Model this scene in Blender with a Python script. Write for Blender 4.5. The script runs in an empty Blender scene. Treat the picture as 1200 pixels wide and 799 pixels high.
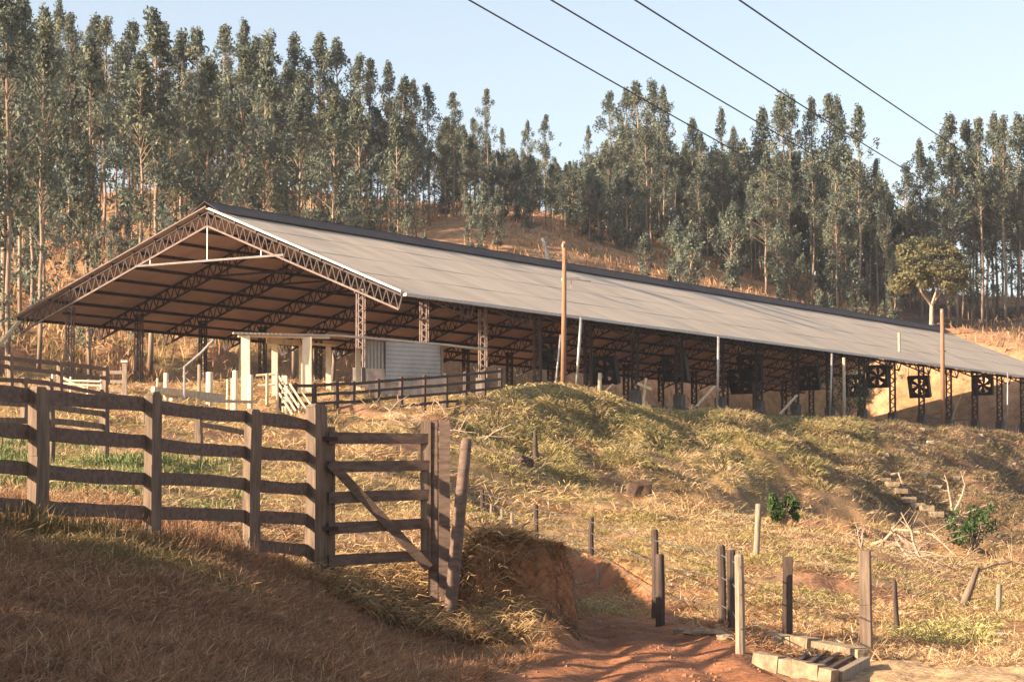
import bpy, bmesh, math, random
import numpy as np
from mathutils import Vector, Matrix

random.seed(7)
RNG = np.random.default_rng(11)
sc = bpy.context.scene
COL = sc.collection

# ------------------------------------------------------------------ camera
F = 2693.7                      # focal length in pixels of the 1200 px photograph
PITCH = math.radians(4.03)
cam_d = bpy.data.cameras.new("camera")
cam_d.sensor_fit = 'HORIZONTAL'; cam_d.sensor_width = 36.0
cam_d.lens = 36.0 * F / 1200.0
cam_d.clip_start = 0.2; cam_d.clip_end = 6000
cam = bpy.data.objects.new("camera", cam_d); COL.objects.link(cam)
cam.location = (0, 0, 0); cam.rotation_euler = (math.radians(90) + PITCH, 0, 0)
sc.camera = cam
CP, SP = math.cos(PITCH), math.sin(PITCH)

def P(px, py, D):
    """world point at depth Y = D seen at a pixel of the photograph"""
    rx = (px - 600.0) / F; ry = (399.5 - py) / F
    dy = CP - ry * SP; dz = SP + ry * CP
    k = D / dy
    return Vector((rx * k, D, dz * k))

# ------------------------------------------------------------------ noise
def _h(i, j, seed):
    n = (i * 374761393 + j * 668265263 + seed * 974634777) & 0xFFFFFFFF
    n = ((n ^ (n >> 13)) * 1274126177) & 0xFFFFFFFF
    return ((n ^ (n >> 16)) & 0xFFFF) / 65535.0
def vnoise(x, y, seed=0):
    x = np.asarray(x, float); y = np.asarray(y, float)
    xi = np.floor(x).astype(np.int64); yi = np.floor(y).astype(np.int64)
    fx = x - xi; fy = y - yi
    fx = fx * fx * (3 - 2 * fx); fy = fy * fy * (3 - 2 * fy)
    a = _h(xi, yi, seed); b = _h(xi + 1, yi, seed); c = _h(xi, yi + 1, seed); d = _h(xi + 1, yi + 1, seed)
    return (a * (1 - fx) + b * fx) * (1 - fy) + (c * (1 - fx) + d * fx) * fy * 1.0
def fbm(x, y, seed=0, o=4):
    s = 0; a = .5; t = 0
    for k in range(o):
        s = s + a * vnoise(x * 2 ** k + 17.3 * k, y * 2 ** k - 9.1 * k, seed + k); t += a; a *= .5
    return s / t
def sstep(a, b, x):
    t = np.clip((x - a) / (b - a), 0, 1); return t * t * (3 - 2 * t)

# ------------------------------------------------------------------ barn frame of reference
TH = 0.5659; SB = 1.15
RX, RY = math.sin(TH), math.cos(TH)      # along the ridge, away
NX, NY = math.cos(TH), -math.sin(TH)     # across, towards the near eave
BX, BY = -12.5446 * SB, 91.4765 * SB
FLOOR = 5.33
BL = 77.51 * SB
def barn_ts(X, Y):
    dx = X - BX; dy = Y - BY
    return dx * RX + dy * RY, dx * NX + dy * NY
def barn_w(t, s, z=FLOOR):
    return Vector((BX + RX * t + NX * s, BY + RY * t + NY * s, z))

# ------------------------------------------------------------------ terrain
CTRL = [  # (px, py, depth)
 # foreground bank, left
 (0,799,13.5),(200,799,14.5),(400,799,17),(560,799,21),(-200,799,13),(-200,560,23),
 (0,615,23.2),(45,620,23.8),(110,622,24.7),(180,628,25.6),(240,640,26.6),(297,656,27.7),(372,684,28.8),(440,716,28.9),(520,738,29.0),
 (0,700,18),(200,700,20),(350,740,21.5),(430,760,23.5),(100,760,16),(250,760,17.5),(560,768,27.5),(500,770,25.5),
 # behind the fence
 (0,600,26),(100,600,27),(180,610,28.5),(300,628,31),(450,662,31.3),(400,650,32),(560,628,33),(480,640,34),
 (0,560,33),(100,560,35),(300,585,38),(450,600,40),(560,600,48),
 (0,528,45),(100,530,46),(300,545,50),(450,560,50),
 (0,500,60),(100,500,62),(300,515,65),(450,522,68),(560,545,70),
 (0,468,85),(100,470,85),(250,478,84),(350,488,80),(420,492,84),(500,482,88),(580,468,94),(-200,480,70),
 # middle ground
 (565,612,62),(628,633,57),(693,657,50),(767,724,36),(845,732,33.5),(866,767,28),
 (690,600,66),(620,562,71),(745,582,73),(800,640,50),(800,612,64),(887,652,45),(923,747,32),(960,700,40),
 (1000,645,56),(1015,772,29),(1050,747,34),(1170,722,40),(1100,770,31),(1200,799,26),(960,799,26.5),(1200,740,36),
 (1100,690,50),(1200,700,50),(1350,720,45),
 # embankment: foot, face, crest
 (600,545,76),(700,575,78),(800,585,82),(900,602,88),(960,612,88),(1000,620,86),(1060,634,84),(1100,641,84),(1160,647,86),(1200,650,88),(1300,655,92),
 (600,510,87),(700,535,88),(800,530,96),(900,525,104),(860,560,91),(960,560,101),(1000,558,106),(1100,572,109),(1200,585,114),
 (600,472,98),(655,470,99),(720,485,103),(800,493,110),(900,493,117),(1000,492,124),(1100,499,133),(1200,509,143),(1300,516,152),
 # behind the barn
 (0,440,104),(0,402,118),(100,398,132),(20,380,140),(100,330,160),(200,300,180),(300,285,190),(200,236,230),(50,250,225),(400,240,230),(-200,380,120),(-200,250,190),
 (550,295,190),(550,240,232),(700,322,190),(700,262,232),(850,302,232),(850,350,190),(1000,346,232),(1000,366,205),
 (1150,345,262),(1150,380,222),(1150,395,195),(1190,422,176),(1300,350,262),(1300,400,200),(1300,460,176),
 (700,440,150),(500,400,150),(300,390,146),
 # beyond the crest
 (100,262,300),(400,262,300),(700,290,300),(1000,350,320),(1200,350,320),(600,440,700),(0,430,700),(1200,450,700),(600,560,2500),(0,560,2500),(1200,560,2500),
]
def uv(X, Y):
    Yc = np.maximum(Y, 8.0)
    return np.clip(X / Yc, -.75, .75) * 3.2, np.log(Yc)
_cx = []; _cz = []
for px, py, D in CTRL:
    p = P(px, py, D); _cx.append((p.x, p.y)); _cz.append(p.z)
for X, Y, z in [(-6,8,-.9),(-3,8,-1.3),(0,8,-1.62),(6,8,-1.75),(-20,40,2),(-60,100,9),(40,40,-3),(60,100,-4),(90,140,-3),(110,230,6),(-100,160,16),(-160,250,24),
                (14,22,-2.2),(10,14,-1.9),(-12,14,-.2),(-45,85,6)]:
    _cx.append((X, Y)); _cz.append(z)
_cx = np.array(_cx); _cz = np.array(_cz)
_cu = np.stack(uv(_cx[:, 0], _cx[:, 1]), 1)
def _tps(r2): return np.where(r2 > 1e-12, r2 * np.log(np.maximum(r2, 1e-12)), 0)
_n = len(_cu)
_K = _tps(((_cu[:, None] - _cu[None]) ** 2).sum(-1)) + np.eye(_n) * 2e-3
# fit the elevation angle (z / depth) so near and far points weigh alike
_dep = np.maximum(_cx[:, 1], 8.0)
_A = np.zeros((_n + 3, _n + 3)); _A[:_n, :_n] = _K; _A[:_n, _n] = 1; _A[:_n, _n + 1:] = _cu; _A[_n:, :_n] = _A[:_n, _n:].T
_W = np.linalg.solve(_A, np.concatenate([_cz / _dep, np.zeros(3)]))
def _rbf(X, Y):
    U, V = uv(X, Y); out = np.zeros(U.shape)
    f = out.ravel(); u = U.ravel(); v = V.ravel()
    for i in range(0, len(f), 20000):
        uu = u[i:i + 20000]; vv = v[i:i + 20000]
        r2 = (uu[:, None] - _cu[None, :, 0]) ** 2 + (vv[:, None] - _cu[None, :, 1]) ** 2
        f[i:i + 20000] = _tps(r2) @ _W[:_n] + _W[_n] + _W[_n + 1] * uu + _W[_n + 2] * vv
    return f.reshape(U.shape) * np.maximum(Y, 8.0)

ROAD = np.array([(-60,0,2.3,-1.6),(0,.3,2.0,-1.6),(10,.9,1.8,-1.72),(16,1.3,1.7,-1.8),(24,1.55,1.45,-1.87),(27,1.65,1.0,-1.84),(30,1.72,.78,-1.80),(34,1.66,.80,-1.78),(40,1.35,.9,-1.72),
                 (44,.95,.95,-1.62),(48,.5,1.0,-1.45),(53,-.6,1.1,-1.2),(58,-2.2,1.2,-.95)])
def road_mask(X, Y, grow=0.0, soft=.35):
    c = np.interp(Y, ROAD[:, 0], ROAD[:, 1]); w = np.interp(Y, ROAD[:, 0], ROAD[:, 2]) + grow
    d = np.abs(X - c)
    end = 1 - sstep(55, 60, Y)
    return (1 - sstep(w - soft * .3, w + soft, d)) * end
def bank_mask(X, Y):
    fr = 29.6 + np.clip(X, -.5, 1.0) * .62 + .06 * np.sin(X * 3.1) + .25 * (vnoise(X * 2.2, Y * .0, 5) - .5)
    rt = .80 + .16 * (vnoise(Y * 2.3, X * 0, 6) - .5) - .02 * (Y - 29.5)
    m = sstep(fr - .02, fr + .24, Y) * (1 - sstep(rt - .2, rt + .1, X))
    m = m * sstep(-1.1, -.35, X) * (1 - sstep(36, 44, Y))
    return m
def ground(X, Y, detail=True):
    X = np.asarray(X, float); Y = np.asarray(Y, float)
    z = _rbf(X, Y)
    # big lumps
    emb = sstep(66, 80, Y)
    t, s = barn_ts(X, Y)
    hum = emb * (1 - sstep(150, 175, Y))
    z = z + hum * ((fbm(X / 3.4, Y / 5.0, 21, 3) - .5) * 1.7 + (fbm(X / 1.6, Y / 2.6, 24, 3) - .5) * .9)
    z = z + (1 - emb) * sstep(30, 40, Y) * ((fbm(X / 3., Y / 4., 22, 3) - .5) * .5 + (fbm(X / .8, Y / 1.2, 26, 3) - .5) * .22)
    z = z + (fbm(X / 1.3, Y / 1.6, 23, 3) - .5) * .16 + (1 - sstep(28, 34, Y)) * (fbm(X / .38, Y / .5, 28, 3) - .5) * .13
    hill = sstep(150, 200, Y)
    z = z + hill * (fbm(X / 30., Y / 30., 25, 3) - .5) * 5
    # platform of the barn
    ax = np.maximum(np.abs(t - BL / 2) - (BL / 2 + 3), 0); sx = np.where(s > 0, np.maximum(s - 16.0, 0) * 1.3, np.maximum(-s - 13, 0))
    d = np.sqrt(ax ** 2 + sx ** 2)
    pm = 1 - sstep(0, 7, d)
    z = z * (1 - pm) + (FLOOR - .12 - .30 * sstep(8.9, 10.6, s) - .075 * np.clip(s - 9, 0, 9) + .12 * (fbm(X / 2., Y / 2., 31, 2) - .5)) * pm
    # heap of cut grass by the pole
    hp = P(655, 470, 101)
    z = z + .55 * np.exp(-(((X - hp.x) / 2.6) ** 2 + ((Y - hp.y) / 3.0) ** 2))
    # bank then road
    bz = -.46 - .06 * (Y - 29.5) + .12 * (fbm(X * 1.5, Y * 1.5, 27, 3) - .5) + np.minimum(0, (.2 - X)) * .12
    rm = road_mask(X, Y)
    rz = np.interp(Y, ROAD[:, 0], ROAD[:, 3]) + .06 * (fbm(X * 1.3, Y * 1.1, 29, 3) - .5) + .03 * (fbm(X * 6, Y * 5, 30, 3) - .5)
    c = np.interp(Y, ROAD[:, 0], ROAD[:, 1]); w = np.interp(Y, ROAD[:, 0], ROAD[:, 2])
    rz = rz - .05 * np.exp(-((np.abs(X - c) - .55 * w) / .22) ** 2)
    z = z * (1 - rm) + rz * rm
    bm = bank_mask(X, Y)
    z = z * (1 - bm) + bz * bm
    return z
def G(x, y): return float(ground(np.array([x]), np.array([y]))[0])
def on(px, D, dz=0.0):
    """point on the ground below a pixel column at a depth"""
    x = (px - 600.0) / F * D * 1.0
    return Vector((x, D, G(x, D) + dz))

def hit(px, py, d0=20., d1=260.):
    """where the view line of a pixel first meets the ground"""
    D = np.exp(np.linspace(math.log(d0), math.log(d1), 900)); rx = (px - 600.0) / F; ry = (399.5 - py) / F
    k = D / (CP - ry * SP); z = ground(rx * k, D); below = z >= (SP + ry * CP) * k
    j = int(np.argmax(below)) if below.any() else len(D) - 1
    return Vector((rx * k[j], D[j], float(z[j])))
# ground colours (albedo)
STRAW = np.array([.47,.315,.165]); STRAW2 = np.array([.32,.19,.095]); LITTER = np.array([.225,.122,.072]); SOIL = np.array([.30,.13,.062])
GREEN = np.array([.15,.19,.05]); OLIVE = np.array([.30,.255,.095]); ORANGE = np.array([.48,.27,.145]); DARK = np.array([.10,.066,.05]); SAND = np.array([.50,.34,.19])
def lerp(a, b, m): return a * (1 - m)[..., None] + b * m[..., None]
def zone_colour(X, Y):
    X = np.asarray(X, float); Y = np.asarray(Y, float)
    n1 = fbm(X / 3., Y / 3., 41, 4); n2 = fbm(X / .7, Y / .9, 43, 4); n3 = fbm(X / 9., Y / 12., 45, 3)
    c = lerp(np.broadcast_to(STRAW, X.shape + (3,)), STRAW2, sstep(.35, .65, n2))
    c = lerp(c, LITTER * 1.7, sstep(.52, .66, fbm(X / 1.9, Y / 3.2, 49, 4)) * .75)
    u = X / np.maximum(Y, 5)
    px = 600 + u * F
    # green-ish patches in the middle field and on the embankment's top
    g = sstep(.50, .62, n1) * sstep(34, 42, Y) * (1 - sstep(150, 160, Y)) * .55
    c = lerp(c, OLIVE, g)
    t, s = barn_ts(X, Y)
    top = sstep(86, 100, Y) * (1 - sstep(150, 165, Y)) * (1 - sstep(1000, 1120, px)) * sstep(470, 560, px)
    c = lerp(c, OLIVE * .95 + GREEN * .12, top * (.35 + .6 * sstep(.4, .6, n2)))
    # green crop behind the left fence
    gc = sstep(29, 34, Y) * (1 - sstep(44, 52, Y)) * (1 - sstep(200, 330, px)) * sstep(.35, .5, n2 * .5 + n1 * .5)
    c = lerp(c, GREEN, gc * .8)
    # foreground slope: brown dead litter with a green patch
    fg = (1 - sstep(27.0, 29.3, Y)) * (1 - sstep(560, 640, px))
    c = lerp(c, LITTER * 1.1, fg * .86)
    gp = np.exp(-(((px - 130) / 130.) ** 2 + ((Y - 23.0) / 1.8) ** 2)); c = lerp(c, GREEN * .7, np.clip(gp * .8, 0, .5))
    # right bank: dark weeds, rubble
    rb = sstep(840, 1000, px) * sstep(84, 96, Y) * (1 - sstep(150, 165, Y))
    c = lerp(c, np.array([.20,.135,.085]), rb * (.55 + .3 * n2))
    edge = sstep(1020, 1150, px) * sstep(138, 148, Y) * (1 - sstep(160, 168, Y)); c = lerp(c, SOIL, edge * .6)
    # red soil: foot of the bank, road, road verge, cattle grid
    rm = road_mask(X, Y, .15, .5)
    vz = np.exp(-(((X - 3.0) / 1.3) ** 2 + ((Y - 33) / 6.) ** 2)); c = lerp(c, SOIL * 1.15, np.clip(vz * (.4 + n2), 0, .8))
    sd = (1 - sstep(28, 33, Y)) * sstep(960, 1080, px); c = lerp(c, SAND, sd * .75)
    c = lerp(c, SOIL, np.clip(rm * 1.05, 0, 1))
    bm = bank_mask(X, Y); face = bm * (1 - bm) * 4
    c = lerp(c, SOIL, np.clip(face, 0, 1) * .95)
    # hill behind: orange dry grass, darker brown strip to the right
    h = sstep(128, 150, Y); c = lerp(c, lerp(np.broadcast_to(ORANGE, X.shape + (3,)), STRAW2, sstep(.45, .6, n1)), h * .85)
    barn_in = (1 - sstep(9, 12, np.abs(s))) * sstep(-3, 0, t) * (1 - sstep(BL, BL + 3, t)); c = lerp(c, np.array([.34,.22,.13]), barn_in * .8)
    pl = sstep(212, 218, Y + (n3 - .5) * 4) * (1 - sstep(232, 238, Y)) * sstep(980, 1080, px); c = lerp(c, DARK * 1.3, pl * .95)
    c = c * (.82 + .36 * fbm(X * 1.7, Y * 1.7, 47, 3))[..., None]
    return np.clip(c, .01, .9)

# ------------------------------------------------------------------ materials
def new_mat(name):
    m = bpy.data.materials.new(name); m.use_nodes = True
    nt = m.node_tree; b = nt.nodes.get('Principled BSDF'); return m, nt, b
def mat(name, c1, c2=None, scale=8.0, rough=.8, bump=.0, stretch=(1,1,1), metal=0.0, spec=.3, contrast=(.35,.65), bscale=None):
    m, nt, b = new_mat(name); N = nt.nodes; L = nt.links
    b.inputs['Roughness'].default_value = rough; b.inputs['Metallic'].default_value = metal
    b.inputs['Specular IOR Level'].default_value = spec
    tc = N.new('ShaderNodeTexCoord'); mp = N.new('ShaderNodeMapping'); mp.inputs['Scale'].default_value = stretch
    L.new(tc.outputs['Object'], mp.inputs['Vector'])
    nz = N.new('ShaderNodeTexNoise'); nz.inputs['Scale'].default_value = scale; nz.inputs['Detail'].default_value = 6; nz.inputs['Roughness'].default_value = .65
    L.new(mp.outputs['Vector'], nz.inputs['Vector'])
    cr = N.new('ShaderNodeValToRGB'); cr.color_ramp.elements[0].position = contrast[0]; cr.color_ramp.elements[1].position = contrast[1]
    c2 = c2 or tuple(x * .6 for x in c1)
    cr.color_ramp.elements[0].color = (*c2, 1); cr.color_ramp.elements[1].color = (*c1, 1)
    L.new(nz.outputs['Fac'], cr.inputs['Fac']); L.new(cr.outputs['Color'], b.inputs['Base Color'])
    if bump:
        bp = N.new('ShaderNodeBump'); bp.inputs['Strength'].default_value = bump; bp.inputs['Distance'].default_value = .02
        nb = nz
        if bscale:
            nb = N.new('ShaderNodeTexNoise'); nb.inputs['Scale'].default_value = bscale; nb.inputs['Detail'].default_value = 5
            L.new(mp.outputs['Vector'], nb.inputs['Vector'])
        L.new(nb.outputs['Fac'], bp.inputs['Height']); L.new(bp.outputs['Normal'], b.inputs['Normal'])
    return m
def tone_mat(name, rough=.95, fine=14.0, bump=.5, trans=0.0, dist=.06):
    """base colour from the 'tone' attribute (the colour each patch or blade really has)"""
    m, nt, b = new_mat(name); N = nt.nodes; L = nt.links
    b.inputs['Roughness'].default_value = rough; b.inputs['Specular IOR Level'].default_value = .15
    at = N.new('ShaderNodeAttribute'); at.attribute_name = 'tone'
    if fine:
        tc = N.new('ShaderNodeTexCoord'); nz = N.new('ShaderNodeTexNoise'); nz.inputs['Scale'].default_value = fine; nz.inputs['Detail'].default_value = 7
        L.new(tc.outputs['Object'], nz.inputs['Vector'])
        n2 = N.new('ShaderNodeTexNoise'); n2.inputs['Scale'].default_value = fine * .11; n2.inputs['Detail'].default_value = 6; L.new(tc.outputs['Object'], n2.inputs['Vector'])
        ad = N.new('ShaderNodeMath'); ad.operation = 'ADD'; L.new(nz.outputs['Fac'], ad.inputs[0]); L.new(n2.outputs['Fac'], ad.inputs[1])
        mr = N.new('ShaderNodeMapRange'); mr.inputs[1].default_value = .7; mr.inputs[2].default_value = 1.3; mr.inputs[3].default_value = .5; mr.inputs[4].default_value = 1.35
        L.new(ad.outputs[0], mr.inputs[0])
        mx = N.new('ShaderNodeVectorMath'); mx.operation = 'SCALE'; L.new(at.outputs['Color'], mx.inputs[0]); L.new(mr.outputs[0], mx.inputs['Scale'])
        L.new(mx.outputs[0], b.inputs['Base Color'])
        bp = N.new('ShaderNodeBump'); bp.inputs['Strength'].default_value = bump; bp.inputs['Distance'].default_value = dist
        L.new(ad.outputs[0], bp.inputs['Height']); L.new(bp.outputs['Normal'], b.inputs['Normal'])
    else:
        L.new(at.outputs['Color'], b.inputs['Base Color'])
    if trans:
        tr = N.new('ShaderNodeBsdfTranslucent'); L.new(at.outputs['Color'], tr.inputs['Color'])
        ms = N.new('ShaderNodeMixShader'); ms.inputs[0].default_value = trans
        out = N.get('Material Output'); L.new(b.outputs[0], ms.inputs[1]); L.new(tr.outputs[0], ms.inputs[2]); L.new(ms.outputs[0], out.inputs[0])
    return m
M = {}
M['ground'] = tone_mat('ground_soil_and_litter', fine=11.0, bump=.6)
M['blade'] = tone_mat('grass_blade', rough=.7, fine=0, trans=.25)
M['leaf'] = tone_mat('leaf', rough=.55, fine=0, trans=.28)
M['old_wood'] = mat('weathered_dark_timber', (.25,.18,.125), (.075,.053,.04), 3.0, .85, .5, (6,6,.6), contrast=(.3,.7))
M['mid_wood'] = mat('grey_brown_post', (.25,.185,.135), (.09,.065,.05), 3.0, .85, .5, (6,6,.6), contrast=(.3,.7))
M['dark_wood'] = mat('dark_unlit_post', (.10,.07,.055), (.045,.032,.028), 3.0, .85, .4, (6,6,.6))  # dark timber; shade on the unlit field posts put into the colour
M['rail_wood'] = mat('weathered_board', (.20,.14,.108), (.08,.054,.042), 3.0, .85, .45, (1,6,6), contrast=(.3,.7))
M['grey_wood'] = mat('grey_sawn_timber', (.36,.29,.22), (.19,.14,.10), 4.0, .85, .4, (6,6,.7))
M['pale_wood'] = mat('pale_dry_timber', (.60,.50,.36), (.36,.27,.17), 4.0, .8, .3, (5,5,1))
M['pole_wood'] = mat('orange_brown_pole', (.33,.185,.105), (.19,.10,.06), 5.0, .8, .3, (5,5,.4))
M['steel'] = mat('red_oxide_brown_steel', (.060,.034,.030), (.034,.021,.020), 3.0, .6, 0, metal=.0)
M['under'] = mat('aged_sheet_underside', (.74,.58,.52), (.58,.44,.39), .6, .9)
M['steel2'] = mat('front_truss_steel', (.045,.027,.023), (.026,.017,.015), 3.0, .6, 0)  # darker brown steel for the front truss
M['front_steel'] = mat('sunlit_front_steel', (.17,.115,.095), (.09,.06,.05), 3.0, .55, 0)  # paler copy of the brown steel; sunlight on the front parts put into the colour
M['galv'] = mat('galvanised_steel', (.45,.43,.40), (.30,.28,.26), 6.0, .45, 0, metal=.6)
M['concrete'] = mat('rough_concrete', (.36,.275,.18), (.17,.125,.08), 6.0, .9, .6, bscale=18)
M['grey_concrete'] = mat('grey_concrete', (.17,.15,.135), (.09,.08,.072), 3.0, .9, .3)
M['black'] = mat('black_fan_plastic', (.018,.017,.017), (.010,.009,.009), 4, .5, 0)
M['white'] = mat('white_painted_masonry', (.66,.56,.42), (.42,.33,.23), 2.2, .8, .1, contrast=(.25,.5))
M['wire'] = mat('galvanised_wire', (.30,.28,.26), (.2,.18,.17), 10, .5, 0, metal=.7)
M['cable'] = mat('dark_power_cable', (.05,.048,.05), (.035,.034,.035), 10, .7, 0)
M['bark'] = mat('eucalyptus_bark', (.36,.27,.20), (.16,.115,.085), 1.6, .85, .2, (3,3,.5))
M['pale_bark'] = mat('pale_grey_bark', (.50,.41,.32), (.28,.21,.16), 1.6, .85, .2, (3,3,.6))
M['stick'] = mat('dead_branch', (.46,.35,.25), (.22,.16,.11), 8, .85, .1)
M['rock'] = mat('stone', (.48,.40,.30), (.26,.20,.15), 4, .9, .5)
M['mud'] = mat('dark_earth_clod', (.12,.075,.05), (.06,.04,.03), 5, .95, .6)
M['blockwork'] = mat('old_blockwork', (.55,.44,.36), (.33,.25,.20), 2.5, .9, .3)

def corrugated(name, c1, c2, pitch, axis='X', rough=.5, metal=.3, strength=.6, sheet=(1.1, 2.4)):
    m, nt, b = new_mat(name); N = nt.nodes; L = nt.links
    b.inputs['Roughness'].default_value = rough; b.inputs['Metallic'].default_value = metal
    tc = N.new('ShaderNodeTexCoord')
    wv = N.new('ShaderNodeTexWave'); wv.wave_type = 'BANDS'; wv.bands_direction = axis; wv.inputs['Scale'].default_value = math.pi * 2 / pitch / 20 * 1.0
    L.new(tc.outputs['Object'], wv.inputs['Vector'])
    bp = N.new('ShaderNodeBump'); bp.inputs['Strength'].default_value = strength; bp.inputs['Distance'].default_value = .03
    L.new(wv.outputs['Fac'], bp.inputs['Height']); L.new(bp.outputs['Normal'], b.inputs['Normal'])
    nz = N.new('ShaderNodeTexNoise'); nz.inputs['Scale'].default_value = .35; nz.inputs['Detail'].default_value = 8; nz.inputs['Roughness'].default_value = .7
    mp = N.new('ShaderNodeMapping'); mp.inputs['Scale'].default_value = (.35, 2.2, 1) if axis == 'Y' else (2.2, .35, 1)
    L.new(tc.outputs['Object'], mp.inputs['Vector']); L.new(mp.outputs['Vector'], nz.inputs['Vector'])
    # tone of the single sheets
    sx = N.new('ShaderNodeSeparateXYZ'); L.new(tc.outputs['Object'], sx.inputs[0])
    fl = []
    for k, q in zip((0, 1), sheet):
        d = N.new('ShaderNodeMath'); d.operation = 'DIVIDE'; L.new(sx.outputs[k], d.inputs[0]); d.inputs[1].default_value = q
        f = N.new('ShaderNodeMath'); f.operation = 'FLOOR'; L.new(d.outputs[0], f.inputs[0]); fl.append(f)
    cb = N.new('ShaderNodeCombineXYZ'); L.new(fl[0].outputs[0], cb.inputs[0]); L.new(fl[1].outputs[0], cb.inputs[1])
    wn = N.new('ShaderNodeTexWhiteNoise'); L.new(cb.outputs[0], wn.inputs['Vector'])
    a = N.new('ShaderNodeMath'); a.operation = 'MULTIPLY_ADD'; L.new(wn.outputs['Value'], a.inputs[0]); a.inputs[1].default_value = .22; L.new(nz.outputs['Fac'], a.inputs[2])
    cr = N.new('ShaderNodeValToRGB'); cr.color_ramp.elements[0].position = .38; cr.color_ramp.elements[1].position = .78
    cr.color_ramp.elements[0].color = (*c2, 1); cr.color_ramp.elements[1].color = (*c1, 1)
    L.new(a.outputs[0], cr.inputs['Fac']); L.new(cr.outputs['Color'], b.inputs['Base Color'])
    return m
M['roof'] = corrugated('fibre_cement_roof_sheets', (.62,.495,.355), (.44,.35,.255), .18, 'Y', .6, .0, .12, (2.4, 1.1))
M['roof_under'] = M['roof']
M['tin'] = corrugated('grey_corrugated_iron', (.40,.395,.38), (.20,.185,.17), .17, 'Z', .6, .15, .9, (9, 9))
M['tin_v'] = corrugated('old_corrugated_sheet', (.30,.27,.24), (.15,.13,.12), .14, 'X', .6, .2, .9, (9, 9))
M['shed_roof'] = corrugated('shed_roof_sheet', (.55,.49,.42), (.34,.30,.26), .16, 'X', .5, .2, .6, (1.1, 9))

# ------------------------------------------------------------------ builders
def tagp(o, label=None, cat=None, group=None, kind=None):
    if label: o['label'] = label
    if cat: o['category'] = cat
    if group: o['group'] = group
    if kind: o['kind'] = kind
    return o
def thing(name, label, cat, loc, rotz=0.0, group=None):
    o = bpy.data.objects.new(name, None); COL.objects.link(o); o.empty_display_size = .2
    o.location = loc; o.rotation_euler = (0, 0, rotz)
    return tagp(o, label, cat, group)
class MB:
    def __init__(s): s.v = []; s.f = []
    def quadbox(s, p, q, up, w, h, w2=None, h2=None):
        """bar from p to q; w across, h along 'up'"""
        p = Vector(p); q = Vector(q); d = (q - p)
        if d.length < 1e-6: return s
        d.normalize(); up = Vector(up)
        side = d.cross(up)
        if side.length < 1e-4: side = d.cross(Vector((1, 0, 0)))
        side.normalize(); u = side.cross(d).normalized()
        w2 = w if w2 is None else w2; h2 = h if h2 is None else h2
        b = len(s.v)
        for c, ww, hh in ((p, w, h), (q, w2, h2)):
            for a, e in ((-1, -1), (1, -1), (1, 1), (-1, 1)):
                s.v.append(c + side * (a * ww / 2) + u * (e * hh / 2))
        s.f += [(b, b + 3, b + 2, b + 1), (b + 4, b + 5, b + 6, b + 7)]
        for k in range(4): s.f.append((b + k, b + (k + 1) % 4, b + 4 + (k + 1) % 4, b + 4 + k))
        return s
    def box(s, c, size):
        c = Vector(c); return s.quadbox(c - Vector((0, 0, size[2] / 2)), c + Vector((0, 0, size[2] / 2)), (0, 1, 0), size[0], size[1])
    def tube(s, pts, rad, n=7, cap=True):
        pts = [Vector(p) for p in pts]
        if not hasattr(rad, '__len__'): rad = [rad] * len(pts)
        b = len(s.v); ref = None
        for i, p in enumerate(pts):
            d = (pts[min(i + 1, len(pts) - 1)] - pts[max(i - 1, 0)]).normalized()
            if ref is None:
                ref = d.cross(Vector((.13, .2, 1))) if abs(d.z) < .95 else d.cross(Vector((1, 0, 0)))
            a = (ref - d * ref.dot(d)).normalized(); ref = a; c = d.cross(a)
            for k in range(n):
                t = 2 * math.pi * k / n
                s.v.append(p + (a * math.cos(t) + c * math.sin(t)) * rad[i])
        for i in range(len(pts) - 1):
            for k in range(n):
                s.f.append((b + i * n + k, b + i * n + (k + 1) % n, b + (i + 1) * n + (k + 1) % n, b + (i + 1) * n + k))
        if cap:
            s.f.append(tuple(b + k for k in range(n))[::-1]); e = b + (len(pts) - 1) * n
            s.f.append(tuple(e + k for k in range(n)))
        return s
    def rough(s, amt, seed=0):
        r = random.Random(seed)
        s.v = [v + Vector((r.uniform(-1, 1), r.uniform(-1, 1), r.uniform(-1, 1))) * amt for v in s.v]; return s
    def mesh(s, name, m, smooth=False):
        me = bpy.data.meshes.new(name); me.from_pydata([tuple(v) for v in s.v], [], s.f); me.materials.append(m)
        if smooth: me.shade_smooth()
        me.update(); return me
    def build(s, name, m, parent=None, smooth=False, label=None):
        o = bpy.data.objects.new(name, s.mesh(name, m, smooth)); COL.objects.link(o)
        if parent: o.parent = parent
        if label: o['label'] = label
        return o
def subtree(o, children_of):
    c = o.copy(); COL.objects.link(c)
    for ch in children_of.get(o.name, []):
        d = subtree(ch, children_of); d.parent = c
    return c
def dup(root, loc=None, rotz=None, label=None, scale=None):
    kids = {}
    def walk(o):
        kids[o.name] = [c for c in o.children]
        for c in o.children: walk(c)
    walk(root)
    c = subtree(root, kids)
    if loc is not None: c.location = loc
    if rotz is not None: c.rotation_euler = (0, 0, rotz)
    if label: c['label'] = label
    if scale is not None: c.scale = scale
    return c
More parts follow.
